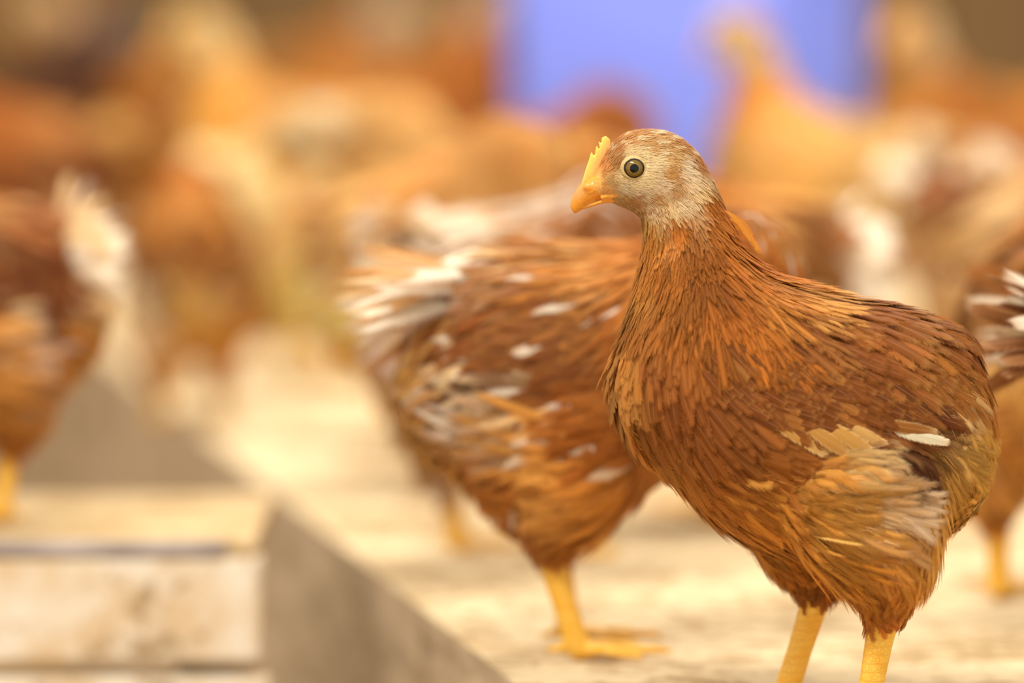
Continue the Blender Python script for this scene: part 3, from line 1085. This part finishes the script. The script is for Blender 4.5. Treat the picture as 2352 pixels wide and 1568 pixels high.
            for (x0, y0), (x1, y1), w, cq, lf in (quills if quill else ()):
                hit = S.bvh.ray_cast(Vector(plan(*pose.body(x0, y0), side * .3)), Vector((0, -side, 0)))
                hit1 = S.bvh.ray_cast(Vector(plan(*pose.body(x1, y1), side * .3)), Vector((0, -side, 0)))
                if hit[0] is None:
                    continue
                a = np.array(hit[0]) + np.array([0, side * .0008, 0])
                b = plan(*pose.body(x1, y1), 0)
                b[1] = (hit1[0][1] if hit1[0] is not None else a[1]) + side * (.0035 + lf)
                U = U_HI if hi else U_LO
                ln = np.linalg.norm(b - a)
                spn = a[None] + (b - a)[None] * U[:, None]
                spn[:, 1] += side * .002 * np.sin(U * math.pi)
                nn = np.tile(np.array([0, side, 0.25]) / math.hypot(1, .25), (len(U), 1))
                ss = nrm(np.cross(nn, (b - a)[None]))
                fw.add(spn[None], nn[None], ss[None], np.array([ln]), np.array([w * 1.15e-3]), np.array([.06]),
                       fcol(cq)[None] * .9, fcol(240, 212, 166)[None], hi, .6)
            if fw.n:
                fw.build('wing', root, fmat)

    # ---- tail: a fan of long blades from the rump
    if tail:
        ft = Feathers(seed + 9)
        base = plan(*pose.body(tail.get('x', 2175), tail.get('y', 800)))
        for k in range(tail['n']):
            f = (k + .5) / tail['n'] * 2 - 1
            up = math.radians(tail['up'] + rng.normal(0, tail.get('jit', 10))) - pose.pitch
            sp_a = f * math.radians(tail.get('fan', 30))
            ln = tail['len'] * rng.uniform(.75, 1.1)
            d = np.array([math.cos(up) * math.cos(sp_a), math.sin(sp_a), math.sin(up) * math.cos(sp_a)])
            a = base + np.array([-.004, f * .016, rng.uniform(-.006, .006)])
            U = U_HI
            curl = tail.get('curl', .25) * rng.uniform(.5, 1.5)
            spn = a[None] + d[None] * (U * ln)[:, None]
            spn[:, 2] -= curl * ln * U ** 2
            spn[:, 1] += f * .008 * U ** 2
            nn = nrm(np.array([-math.sin(up) * .55, f * .9 - .45 * tail.get('face', 1.0), .55])[None]).repeat(len(U), 0)
            tt = nrm(np.gradient(spn, axis=0))
            nn = nrm(nn - tt * np.sum(nn * tt, 1, keepdims=True))
            ss = np.cross(nn, tt)
            cs = tail['cols'][int(rng.integers(len(tail['cols'])))]
            ec = tail.get('edge', cs)
            ft.add(spn[None], nn[None], ss[None], np.array([ln]), np.array([tail['w'] * rng.uniform(.8, 1.2)]),
                   np.array([tail.get('fluff', .15)]), np.clip(fcol(cs) * rng.normal(1, .06), .01, .95)[None], fcol(ec)[None], True, tail.get('lace', .25))
        ft.build('tail', root, fmat)

    # ---- head furniture
    def hp(x, y, d=0.0):
        return plan(*pose.head(x, y), d)

    beak = Shape()

    def loft(stations, seg=14):
        st = catmull([[*t, *b, w] for t, b, w in stations], 3)
        rings = []
        for tx, ty, bx, by, w in st:
            Tt, Bb = hp(tx, ty), hp(bx, by)
            c0, a0 = (Tt + Bb) / 2, (Tt - Bb) / 2
            rings.append([c0 + a0 * math.cos(q) + np.array([0, 1, 0]) * max(w, .15) * 1e-3 * math.sin(q)
                          for q in np.linspace(0, 2 * math.pi, seg, False)])
        beak.rings(rings)

    loft([((1392, 385), (1412, 446), 7.6), ((1366, 398), (1392, 449), 7.0), ((1341, 414), (1371, 456), 5.8), ((1325, 430), (1351, 467), 4.4),
          ((1314, 450), (1335, 480), 3.0), ((1309, 470), (1325, 487), 1.7), ((1314, 484), (1319, 489), .5)])
    loft([((1418, 444), (1412, 464), 6.6), ((1388, 452), (1384, 466), 5.2), ((1360, 463), (1358, 473), 3.6), ((1338, 474), (1336, 480), 1.6)])
    for sd in (-1, 1):
        g0 = []
        for (gx, gy) in ((1384, 450), (1400, 446), (1418, 443), (1440, 441)):
            yy = {1384: 5.4, 1400: 6.9, 1418: 9.0, 1440: 11.3}[gx] * 1e-3
            g0.append(hp(gx, gy, sd * yy))
        beak.tube(g0, [.0016, .0016, .0012, .0006], 8)
        beak.blob(hp(1352, 427, sd * .0048), (.0030, .0016, .0020), 12)
    bm_ = remeshed('beak', beak, .0006 if hi else .0014, 4 if hi else 2)
    nb = len(bm_.vertices)
    cb = np.empty(nb * 3, np.float32)
    bm_.vertices.foreach_get('co', cb)
    bx, by = neutral(cb.reshape(-1, 3).astype(float))
    hx, hy = pose.unhead(OX + cb.reshape(-1, 3)[:, 0].astype(float) / UNIT, OY - cb.reshape(-1, 3)[:, 2].astype(float) / UNIT)
    t = np.clip((hx - 1320) / 60, 0, 1)[:, None]
    colb = lin(222, 146, 46)[None] * (1 - t) + lin(232, 154, 54)[None] * t
    ridge = np.clip(1 - np.hypot(hx - 1328, hy - 440) / 22, 0, 1)[:, None]
    colb = colb * (1 - .55 * ridge) + lin(214, 150, 100)[None] * .55 * ridge
    slot = ((np.abs(np.hypot(hx - 1352, hy - 427) - 15.5) < 2.0) & (hy > 427))[:, None]
    colb = np.where(slot, colb * .82, colb)
    line = (np.abs(hy - (449 + (1392 - hx) * .42 + np.clip(1352 - hx, 0, 99) * .15)) < 1.6)[:, None] & (hx[:, None] > 1340) & (hx[:, None] < 1400)
    colb = np.where(line, colb * .72, colb)
    point_color(bm_, colb)
    link('beak', bm_, root, (M_ATTR,))

    # comb: a low serrated ridge
    cp = [(1333, 428), (1341, 399), (1347, 380), (1352, 366), (1357, 349), (1366, 362), (1366, 349), (1369, 333), (1378, 350), (1376, 338),
          (1373, 322), (1382, 336), (1380, 317), (1390, 312), (1400, 321), (1402, 337), (1392, 362), (1382, 386), (1378, 405), (1360, 418)]
    bm = bmesh.new()
    fr = [bm.verts.new(hp(*p, -.0017)) for p in cp]
    bk = [bm.verts.new(hp(*p, .0017)) for p in cp]
    bm.faces.new(fr)
    bm.faces.new(bk[::-1])
    for i in range(len(cp)):
        j = (i + 1) % len(cp)
        bm.faces.new((fr[j], fr[i], bk[i], bk[j]))
    bmesh.ops.recalc_face_normals(bm, faces=bm.faces)
    bmesh.ops.triangulate(bm, faces=[f for f in bm.faces if len(f.verts) > 4])
    cm = bpy.data.meshes.new('raw_comb')
    bm.to_mesh(cm)
    bm.free()
    shc = Shape()
    shc.v = [tuple(v.co) for v in cm.vertices]
    shc.f = [tuple(p.vertices) for p in cm.polygons]
    bpy.data.meshes.remove(cm)
    cm = remeshed('comb', shc, .0004 if hi else .0012, 2 if hi else 1)
    cb = np.empty(len(cm.vertices) * 3, np.float32)
    cm.vertices.foreach_get('co', cb)
    cb = cb.reshape(-1, 3).astype(float)
    hx, hy = pose.unhead(OX + cb[:, 0] / UNIT, OY - cb[:, 2] / UNIT)
    dline = np.clip(((hx - 1352) * .80 + (hy - 385) * .45 + 6) / 26, 0, 1)[:, None]
    point_color(cm, lin(250, 208, 92)[None] * (1 - dline) + lin(240, 152, 84)[None] * dline)
    link('comb', cm, root, (M_ATTR,))

    # eyes
    for sd in (-1, 1):
        c0 = hp(1453, 381, sd * .2)
        h = S.bvh.ray_cast(Vector(c0), Vector((0, -sd, 0)))
        if h[0] is None:
            continue
        cpt = np.array(h[0])
        bmx = bmesh.new()
        bmesh.ops.create_uvsphere(bmx, u_segments=32 if hi else 16, v_segments=20 if hi else 10, radius=.0058)
        em = bpy.data.meshes.new('eye')
        bmx.to_mesh(em)
        bmx.free()
        em.polygons.foreach_set('use_smooth', [True] * len(em.polygons))
        ob = link('eye', em, root, (M_EYE,))
        ob.location = (cpt[0], cpt[1] - sd * .0024, cpt[2])
        ob.rotation_euler = (math.radians(-90 * sd) if sd > 0 else math.radians(90), 0, 0)
        ob.rotation_euler = (math.radians(90) if sd > 0 else math.radians(-90), 0, 0)
        lid = Shape()
        rings = []
        R = .0056
        for q in np.linspace(0, 2 * math.pi, 40, False):
            cc = np.array([math.cos(q) * R * 1.04, 0, math.sin(q) * R * .94])
            rad = np.array([math.cos(q), 0, math.sin(q)])
            # outer edge sinks into the face, inner edge stands over the eyeball
            sec = []
            for aa in np.linspace(0, 2 * math.pi, 10, False):
                sec.append(cpt + cc + rad * (.0009 * math.cos(aa)) + np.array([0, sd, 0]) * (.0006 * math.sin(aa) + .0001 - .0007 * math.cos(aa)))
            rings.append(sec)
        rings.append(rings[0])
        lid.rings(rings, cap=False)
        link('eyelid', lid.mesh('eyelid'), root, (M_LID,))

    return root


# ------------------------------------------------------------------ the setting
def polygon_slab(name, pts, z0, z1, mats, side_from=0):
    n = len(pts)
    v = [(x, y, z1) for x, y in pts] + [(x, y, z0) for x, y in pts]
    f = [tuple(range(n))] + [(i + n, (i + 1) % n + n, (i + 1) % n, i) for i in range(n)] + [tuple(range(2 * n - 1, n - 1, -1))]
    me = mesh_from(name, v, f, False)
    o = link(name, me, None, mats)
    for i, p in enumerate(me.polygons):
        p.material_index = 0 if i == 0 else 1
    return o


EA, EB = on_level(383, 930), on_level(1180, 1568)
ed = (EB - EA) / np.linalg.norm(EB - EA)
e_far, e_near = EA + (-ed) * ((6.75 - EA[1]) / -ed[1]), EB + ed * 1.2
fl = polygon_slab('floor', [(e_far[0], e_far[1]), (e_near[0], e_near[1]), (3.0, e_near[1]), (3.0, 6.75), (e_far[0], 6.75)][::-1][::-1],
                  -0.30, 0.0, (M_LITTER, M_SIDE))
tag(fl, 'raised floor spread with pale sawdust litter, grey weathered side', None, None, 'structure')
low = polygon_slab('floor_lower', [(-4, .6), (4, .6), (4, 6.75), (-4, 6.75)], -.34, -.30, (M_LOWER, M_LOWER))
tag(low, 'lower floor of brown dirty litter beside the raised floor', None, None, 'structure')
wb = Shape()
for i in range(16):
    wb.box((-4 + i * .5, 6.75, -.34), (-4 + i * .5 + .492, 6.79, 2.4))
wb.box((-4, 6.785, -.34), (4, 6.80, 2.4))
tag(link('wall_back', wb.mesh('wall_back', False), None, (M_WALL,)), 'boarded wall at the back, coloured dark for the shaded far end', None, None, 'structure')


# ------------------------------------------------------------------ wooden step at the lower left
def wooden_step():
    zt = 0.0315
    c = at_y(600, 1250, 3.15)
    xr, yf, yb = c[0], 3.15, 3.385
    xl = -0.75
    r = bpy.data.objects.new('wooden_step', None)
    COL.objects.link(r)
    r.location = ((xl + xr) / 2, (yf + yb) / 2, -.30)
    tag(r, 'pale dusty wooden step of stacked boards beside the raised floor', 'step')

    def part(name, lo, hi, mat, bev=.002):
        s = Shape()
        L = np.array(r.location)
        s.box(np.array(lo) - L, np.array(hi) - L)
        o = link(name, s.mesh(name, False), r, (mat,))
        b = o.modifiers.new('bevel', 'BEVEL')
        b.width, b.segments = bev, 2
        return o

    part('top_board', (xl, yf + .002, zt - .016), (xr - .003, yb, zt), M_BOARD_DARKER)
    part('edge_strip', (xl, yf - .002, zt - .0070), (xr - .02, yf + .002, zt + .0003), M_METAL, .0008)
    z = zt - .0085
    for k in range(5):
        h = .0600
        part('front_board', (xl, yf - (.0 if k else 0), z - h), (xr + (.004 * (k % 2)), yf + .024, z), M_BOARD, .0035)
        z -= h + .0080
    for x in (xr - .03, xl + .02, (xl + xr) / 2):
        part('post', (x - .02, yf + .03, -.30), (x + .018, yf + .07, zt - .016), M_BOARD_DARKER)
        part('post', (x - .02, yb - .05, -.30), (x + .018, yb - .01, zt - .016), M_BOARD_DARKER)
    return r


wooden_step()


# ------------------------------------------------------------------ blue tub in the back
def tub(name, label, cat, cx, cy, wx, wy, h, z0, yaw, mat):
    r = bpy.data.objects.new(name, None)
    COL.objects.link(r)
    r.location = (cx, cy, z0)
    r.rotation_euler = (0, 0, yaw)
    tag(r, label, cat)

    def ring(hx, hy, rad, z):
        pts = []
        for (sx, sy, a0) in ((1, 1, 0), (-1, 1, 90), (-1, -1, 180), (1, -1, 270)):
            for a in np.linspace(0, 90, 7):
                q = math.radians(a0 + a)
                pts.append((sx * (hx - rad) + rad * math.cos(q), sy * (hy - rad) + rad * math.sin(q), z))
        return pts

    s = Shape()
    prof = [(0.95, .0), (.96, .06), (1.0, h), (.985, h), (.95, .07), (.93, .02)]
    s.rings([ring(wx * p / 2, wy * p / 2, .035, z) for p, z in prof])
    link('shell', s.mesh('shell'), r, (mat,))
    s = Shape()
    s.rings([ring(wx / 2 * a, wy / 2 * a, .04, z) for a, z in ((1.0, h - .03), (1.045, h - .03), (1.05, h + .006), (.985, h + .006), (.985, h - .03))], cap=False)
    link('rim', s.mesh('rim'), r, (mat,))
    for sx in (-1, 1):
        s = Shape()
        s.tube([(sx * wx * .52, -.06, h - .05), (sx * wx * .56, -.05, h - .06), (sx * wx * .56, .05, h - .06), (sx * wx * .52, .06, h - .05)], [.008] * 4, 8)
        link('handle', s.mesh('handle'), r, (mat,))
    return r


# ------------------------------------------------------------------ chickens
G_MAIN = guide_arrays(GUIDE_MAIN)


def main_extra(S, fe, rng):
    """single blades that show: hackle tuft off the nape, saddle and tail blades, stray blades on the flank"""
    U = U_HI
    for (x0, y0), (x1, y1), w, out0, out1, cq, fl_ in (
            ((1690, 600), (1782, 690), 6, .001, .004, (204, 134, 70), .5), ((1705, 640), (1770, 745), 6, .001, .004, (198, 124, 60), .5),
            ((1790, 1190), (1972, 1210), 2.6, .002, .009, (226, 178, 112), .5), ((1760, 1195), (1930, 1242), 2.6, .002, .008, (206, 140, 76), .5),
            ((1780, 1240), (1905, 1275), 4, .002, .008, (214, 160, 96), .6), ((1870, 690), (2000, 768), 4.0, .002, .004, (226, 176, 116), .3),
            ((1895, 692), (2032, 748), 4.6, .002, .005, (240, 212, 168), .3), ((1800, 668), (1930, 760), 5, .002, .004, (196, 130, 76), .4),
            ((1790, 690), (1880, 790), 7, .002, .005, (140, 76, 42), .3), ((1820, 700), (1920, 800), 7, .002, .005, (134, 72, 40), .3),
            ((1850, 690), (1990, 790), 7, .002, .005, (146, 80, 44), .3), ((1640, 1060), (1770, 1085), 9, .002, .006, (206, 140, 76), .55),
            ((1690, 1100), (1850, 1135), 9, .002, .006, (208, 140, 74), .6), ((1620, 1090), (1740, 1140), 8, .002, .006, (196, 126, 62), .6),
            ((1720, 1170), (1880, 1230), 8, .002, .007, (206, 144, 84), .65), ((1660, 1180), (1800, 1260), 7, .002, .006, (210, 150, 88), .65)):
        for side in (-1, 1):
            pts = []
            for k, u in enumerate(U):
                X, Y = x0 + (x1 - x0) * u, y0 + (y1 - y0) * u
                h = S.bvh.ray_cast(Vector(plan(X, Y, side * .3)), Vector((0, -side, 0)))
                yy = h[0][1] if h[0] is not None else pts[-1][1]
                p = plan(X, Y)
                p[1] = yy + side * (out0 + (out1 - out0) * u)
                pts.append(p)
            spn = np.array(pts)
            nn = np.tile(nrm(np.array([0, side, .25])), (len(U), 1))
            t = nrm(np.gradient(spn, axis=0))
            nn = nrm(nn - t * np.sum(nn * t, 1, keepdims=True))
            fe.add(spn[None], nn[None], np.cross(nn, t)[None], np.array([np.linalg.norm(spn[-1] - spn[0])]), np.array([w * 1e-3]), np.array([fl_]),
                   fcol(cq)[None], fcol(226, 170, 104)[None], True, .3)
    for (x0, y0), (x1, y1), w, d, cq in (
            ((1660, 480), (1724, 556), 4.2, -.006, (206, 130, 62)), ((1668, 500), (1742, 578), 4.8, -.003, (212, 136, 66)),
            ((1675, 515), (1750, 586), 3.6, .001, (204, 126, 58)), ((1668, 490), (1730, 546), 3.2, .004, (200, 124, 60)),
            ((2000, 740), (2225, 848), 9, -.024, (150, 84, 44)), ((2040, 735), (2262, 878), 10, -.017, (136, 72, 38)),
            ((2010, 722), (2240, 812), 9, -.008, (156, 90, 48)), ((2030, 722), (2215, 758), 9, .002, (166, 96, 52)),
            ((2020, 728), (2232, 790), 9, -.014, (148, 84, 44)), ((2060, 730), (2248, 840), 9, .008, (140, 76, 40)),
            ((2020, 750), (2190, 850), 8, -.029, (172, 104, 54)), ((1990, 760), (2160, 870), 8, -.033, (182, 114, 62))):
        a, b = plan(x0, y0, d), plan(x1, y1, d - .002)
        spn = a[None] + (b - a)[None] * U[:, None]
        spn[:, 2] += .0026 * np.sin(U * math.pi)
        nn = np.tile(nrm(np.array([.15, -1, .55])), (len(U), 1))
        t = nrm(np.gradient(spn, axis=0))
        nn = nrm(nn - t * np.sum(nn * t, 1, keepdims=True))
        fe.add(spn[None], nn[None], np.cross(nn, t)[None], np.array([np.linalg.norm(b - a)]), np.array([w * 1e-3]), np.array([.3]),
               fcol(cq)[None], fcol(206, 146, 86)[None], True, .3)


g = on_level(1900, 1640)
MAIN_Y = g[1]


def standing(px, py, z=0.0):
    return on_level(px, py, z)


bird('young brown hen in sharp focus, upright, cream face, yellow serrated comb', 'brown pullets in the barn', G_MAIN, Pose(), 11, True,
     loc=tuple(g), yaw=0.0, scale=1.0, voxel=.0015, extra=main_extra)


def palette(tint, patches=(), base=GUIDE_MAIN, size=None):
    """the same plumage in another tint, with patches of its own: (x, y, radius of influence by repeats, colour)"""
    A, C, E = (q.copy() for q in G_MAIN)
    C = np.clip(C * np.array(tint), .01, .92)
    E = np.clip(E * np.array(tint), .01, .92)
    return add_patches((A, C, E), patches)


def add_patches(pal, patches):
    A, C, E = pal
    ex = []
    for x, y, spread, cq in patches:
        for dx, dy in ((0, 0), (spread, 0), (-spread, 0), (0, spread * .7), (0, -spread * .7))[:1 if spread == 0 else 5]:
            i = np.argmin((A[:, 0] - x - dx) ** 2 + (A[:, 1] - y - dy) ** 2)
            row = A[i].copy()
            row[0], row[1] = x + dx, y + dy
            ex.append((row, fcol(cq)))
    if ex:
        A = np.concatenate([A, np.array([e[0] for e in ex])])
        C = np.concatenate([C, np.array([e[1] for e in ex])])
        E = np.concatenate([E, np.array([np.clip(e[1] * 1.05, 0, .92) for e in ex])])
    return A, C, E


WH, CRM, TN = (250, 232, 214), (240, 210, 168), (226, 170, 110)
ALERT = Pose()
FLOCK = 'brown pullets in the barn'
OLIVE = (1, 1, 1)


def put(px, k, yaw, label, tint, patches=(), pose=ALERT, pale=0.0, tail=None, seed=0, z=0.0, scale=1.0, voxel=.0034, big=2.0, dens=1.3,
        mottle=0.0, mcol=WH, wing_col=None, py=None):
    if py is None:
        py = -403 + 2043.0 / k
    p = on_level(px, py, z)
    tint = (tint[0], tint[1] * 1.04, tint[2] * 1.3)
    pal = palette(tint, ())
    cr = fcol(250, 206, 146)
    pal = (pal[0], pal[1] * (1 - pale) + cr * pale, pal[2] * (1 - pale) + cr * pale)
    if patches:
        pal = add_patches(pal, patches)
    return bird(label, FLOCK, pal, pose, seed, False, tail=tail, loc=tuple(p), yaw=math.radians(yaw), scale=scale,
                voxel=voxel, dens=dens, mottle=mottle, mottle_col=fcol(mcol), big=big, quill=False,
                wing_col=None if wing_col is None else fcol(wing_col))


def fan(n, up, ln, w, cols, **kw):
    return dict(n=n, up=up, len=ln, w=w, cols=cols, **kw)


# nearest ones first
put(1290, 1.075, 180, 'brown hen with white rump and tail, body turned right, partly hidden behind the sharp hen', (1.06, 1.06, 1.05),
    [(2185, 760, 22, WH), (2120, 712, 18, WH), (2040, 690, 14, WH), (2090, 740, 12, WH), (1950, 676, 14, (236, 196, 150)), (2200, 840, 16, TN), (2020, 950, 8, CRM),
     (2180, 1000, 20, (220, 170, 128)), (1990, 820, 30, (140, 76, 42)), (2080, 800, 14, (150, 84, 46)), (1850, 690, 30, (196, 124, 66)), (1700, 1000, 40, (176, 100, 48))],
    pose=Pose(neck=128, pitch=-12, near=(-105, 0), far=(50, 0)), tail=fan(64, -20, .068, .016, [WH, WH, WH, CRM, (214, 160, 116)], fan=40, fluff=.8, curl=.05, x=2170, y=810, jit=13), seed=21,
    voxel=.0022, big=1.3, mottle=.05, scale=1.045)
put(2425, 1.15, 250, 'tan hen on long yellow legs by the right edge, beyond the brown and white tail', (1.15, 1.2, 1.2),
    [(2180, 900, 20, (226, 180, 130)), (2230, 1000, 30, (206, 146, 96)), (2150, 1100, 30, (206, 146, 96))], pose=Pose(neck=128, pitch=-3),
    tail=fan(8, 30, .03, .016, [(190, 136, 92), (170, 112, 74)], fan=30), seed=22, voxel=.0024, big=1.5)
put(2738, 1.035, 180, 'hen almost wholly cut by the right edge, its brown and white banded tail in view', (1.0, .98, 1.05),
    [(2230, 1000, 20, (206, 146, 96)), (2180, 850, 20, (236, 206, 170))], pose=Pose(neck=60),
    tail=fan(24, 16, .062, .017, [(132, 86, 60), (124, 78, 54), (140, 92, 66), WH, (146, 96, 70), WH], fan=20, curl=.12, lace=.9, edge=(180, 132, 100), x=2165, y=800, jit=20),
    seed=45, voxel=.0024, big=1.3)
_c = at_y(-52, 1190, 3.27)
put(-52, 1.17, 0, 'hen cut by the left edge standing on the wooden step, dark wing and white tail', (.98, .95, .95),
    [(1950, 800, 40, (126, 62, 32)), (1850, 800, 40, (130, 66, 34)), (2000, 900, 40, (124, 58, 28)), (2190, 780, 14, WH), (2200, 900, 14, (220, 170, 120)), (1900, 700, 30, (170, 100, 60)), (2100, 1050, 40, (206, 136, 74))],
    pose=Pose(neck=20, pitch=-3), tail=fan(40, 10, .052, .02, [WH, WH, WH, CRM], fan=40, fluff=.6, x=2170, y=820, curl=.2, jit=34), seed=23, z=.0320, scale=.9, py=1190, voxel=.0024, big=1.5,
    wing_col=(120, 58, 28))
put(1158, 1.215, 205, 'hen with a mottled white back, standing just behind the hen with white rump', (.92, .9, .95),
    [(2170, 740, 30, WH), (2120, 710, 30, WH), (2050, 700, 30, WH), (1990, 700, 26, WH), (1930, 680, 26, WH), (1860, 670, 26, (246, 214, 184)), (1640, 650, 60, (150, 88, 56))],
    pose=Pose(neck=120, pitch=-7), tail=fan(22, 42, .048, .022, [WH, CRM, WH, (200, 150, 114)], fan=48, fluff=.5, jit=24), seed=24, mottle=.5)
put(1695, 1.28, -12, 'olive brown hen with white tail, bending down beyond the neck of the sharp hen', (1.02, 1.05, .95),
    [(2170, 790, 24, WH), (2120, 900, 20, WH), (2200, 900, 20, (130, 74, 50))], pose=Pose(neck=150, pitch=-3),
    tail=fan(18, 0, .048, .024, [WH, WH, WH, (160, 104, 74)], fan=36, fluff=.4, jit=26, y=830), seed=25)
put(2410, 1.37, 180, 'brown hen with pale streaked back near the right edge, head bent down', (.92, .92, 1.0),
    [(2150, 760, 30, (232, 190, 140)), (2000, 720, 30, (224, 178, 128)), (2200, 900, 30, (130, 74, 50))], pose=Pose(neck=120, pitch=-5),
    tail=fan(10, 20, .045, .018, [(150, 92, 64), (232, 190, 144)], fan=36, fluff=.4), seed=26, mottle=.7, mcol=(240, 204, 158))
put(975, 1.36, 150, 'tan brown hen bending down behind the tail of the white rumped hen', (1.15, 1.22, 1.3),
    [(1950, 800, 40, (190, 136, 88))], pale=.25, pose=Pose(neck=135), tail=fan(10, 25, .045, .018, [(206, 160, 112), (190, 136, 90)], fan=36), seed=27, wing_col=(186, 130, 84))
put(1085, 1.46, 18, 'tan hen with a dark brown wing below the blue tub', (1.1, 1.15, 1.15),
    [(1990, 830, 40, (150, 84, 48)), (2100, 780, 30, (230, 178, 116)), (1900, 690, 40, (230, 180, 120))], pale=.4, pose=Pose(neck=60),
    tail=fan(10, 40, .05, .018, [(230, 178, 118), (226, 170, 106)], fan=36), seed=28, wing_col=(150, 84, 48))
put(705, 1.6, 180, 'large pale buff hen turned right in the left middle, head lowered', (1.35, 1.5, 1.9),
    [(2150, 800, 40, (252, 224, 186)), (2000, 720, 60, (252, 220, 178)), (1800, 690, 60, (250, 216, 172)), (1900, 760, 60, (248, 212, 166)), (2100, 750, 50, (252, 222, 182)), (1950, 900, 60, (206, 164, 122)), (1850, 1050, 60, (226, 186, 146)), (2050, 1000, 50, (222, 182, 140))],
    pale=.8, scale=.93, pose=Pose(neck=95, pitch=-3), tail=fan(12, 15, .05, .02, [(252, 222, 180), (250, 214, 164)], fan=36, fluff=.4), seed=29, wing_col=(210, 166, 122))
put(440, 1.49, -84, 'small orange brown hen seen from behind beside the white tail of the left hen', (1.08, 1.08, 1.0), pose=Pose(neck=120), scale=.78, seed=30,
    tail=fan(8, 30, .04, .018, [(214, 150, 86), (230, 180, 120)], fan=36))
put(690, 1.75, 0, 'upright orange necked hen above the pale buff hen', (1.25, 1.32, 1.1),
    [(1560, 500, 60, (234, 164, 80)), (1550, 650, 60, (236, 166, 80)), (1500, 380, 50, (232, 160, 76)), (1950, 760, 50, (240, 180, 116)), (1800, 800, 60, (226, 150, 76))],
    pale=.3, scale=.97, pose=Pose(stretch=.98), tail=fan(10, 35, .05, .018, [(240, 190, 130), (232, 176, 112)], fan=36), seed=31, wing_col=(226, 158, 90))
put(50, 1.66, 0, 'dark orange brown hen with pale rump in the upper left', (.72, .6, .5),
    [(2180, 820, 20, (214, 164, 106)), (2120, 760, 24, (220, 170, 110))], pose=Pose(neck=110), tail=fan(10, 25, .045, .018, [(220, 176, 118), (210, 160, 104)], fan=36), seed=32, wing_col=(140, 74, 30))
put(1215, 1.66, 180, 'reddish brown hen bending down right below the blue tub', (.95, .86, .95), pose=Pose(neck=150), scale=.93, seed=33,
    tail=fan(8, 5, .04, .018, [(176, 100, 56), (160, 88, 50)], fan=36))
put(1900, 1.61, -38, 'upright pale hen with a slim orange neck in front of the blue tub', (1.28, 1.36, 1.25),
    [(1560, 480, 50, (186, 108, 40)), (1620, 560, 30, (190, 112, 44)), (1500, 380, 60, (180, 104, 38)), (1590, 340, 40, (180, 104, 38)), (2100, 800, 50, (252, 220, 170)), (1980, 740, 50, (250, 210, 154)), (1750, 760, 60, (236, 170, 96)), (2050, 950, 60, (250, 214, 160))],
    pale=.4, pose=Pose(stretch=1.0), tail=fan(10, 20, .05, .02, [(252, 222, 176), (250, 212, 160)], fan=36, fluff=.4), seed=34, wing_col=(246, 200, 140))
put(2335, 1.52, 176, 'hen with a cream tail turned left, before the orange brown hen at the upper right', (.9, .86, .9),
    [(2180, 790, 26, CRM), (2130, 730, 20, CRM)], pose=Pose(neck=110), tail=fan(24, 30, .05, .03, [CRM, WH], fan=40, fluff=.4, jit=24), seed=35)
put(2540, 1.43, 180, 'hen with a broad white tail cut by the right edge, upper part of the photo', (.9, .86, .9),
    [(2180, 800, 30, WH), (2120, 740, 24, WH), (2220, 920, 24, CRM)], pose=Pose(neck=110), tail=fan(24, 20, .055, .03, [WH, WH, CRM], fan=40, fluff=.4, jit=24), seed=36)
put(2215, 1.76, 52, 'orange brown hen facing the viewer at the top right', (1.08, 1.05, .9), pose=Pose(neck=0, stretch=.9), seed=37,
    tail=fan(8, 40, .05, .018, [(206, 130, 66)], fan=36))
put(930, 1.92, 180, 'reddish brown upright hen left of the blue tub', (1.02, .92, .85), pose=Pose(), seed=38,
    patches=[(1560, 500, 60, (196, 108, 48)), (1900, 800, 60, (198, 126, 70))], tail=fan(8, 40, .05, .018, [(200, 130, 70)], fan=36))
put(345, 2.08, 8, 'orange hen far back at the top left', (.85, .8, .65), pose=Pose(neck=25), seed=39, tail=fan(8, 40, .05, .018, [(206, 130, 66)], fan=36))
put(15, 1.9, 172, 'hen in the far top left corner, coloured dark for the shade there', (.2, .2, .26), pose=Pose(neck=40), seed=40, tail=fan(8, 40, .05, .018, [(120, 70, 40)], fan=36))  # very dark tint paints in the shade of this background corner
put(700, 2.1, 150, 'dull tan hen far behind the orange necked hen', (.95, 1.0, 1.0), pose=Pose(neck=40), seed=41, tail=fan(8, 40, .05, .018, [(186, 140, 90)], fan=36))

# blue tub behind the flock
_t = on_level(1150, -403 + 2043 / 1.86)
_u = UNIT * 1.86
_cx, _cy = on_level(1590, -403 + 2043 / 1.86)[:2]
tub('plastic_tub', 'large blue plastic tub behind the flock, right of centre', 'tub', _cx, _cy + .14, .27, .25, .46, 0.0, math.radians(-30), M_BLUE)
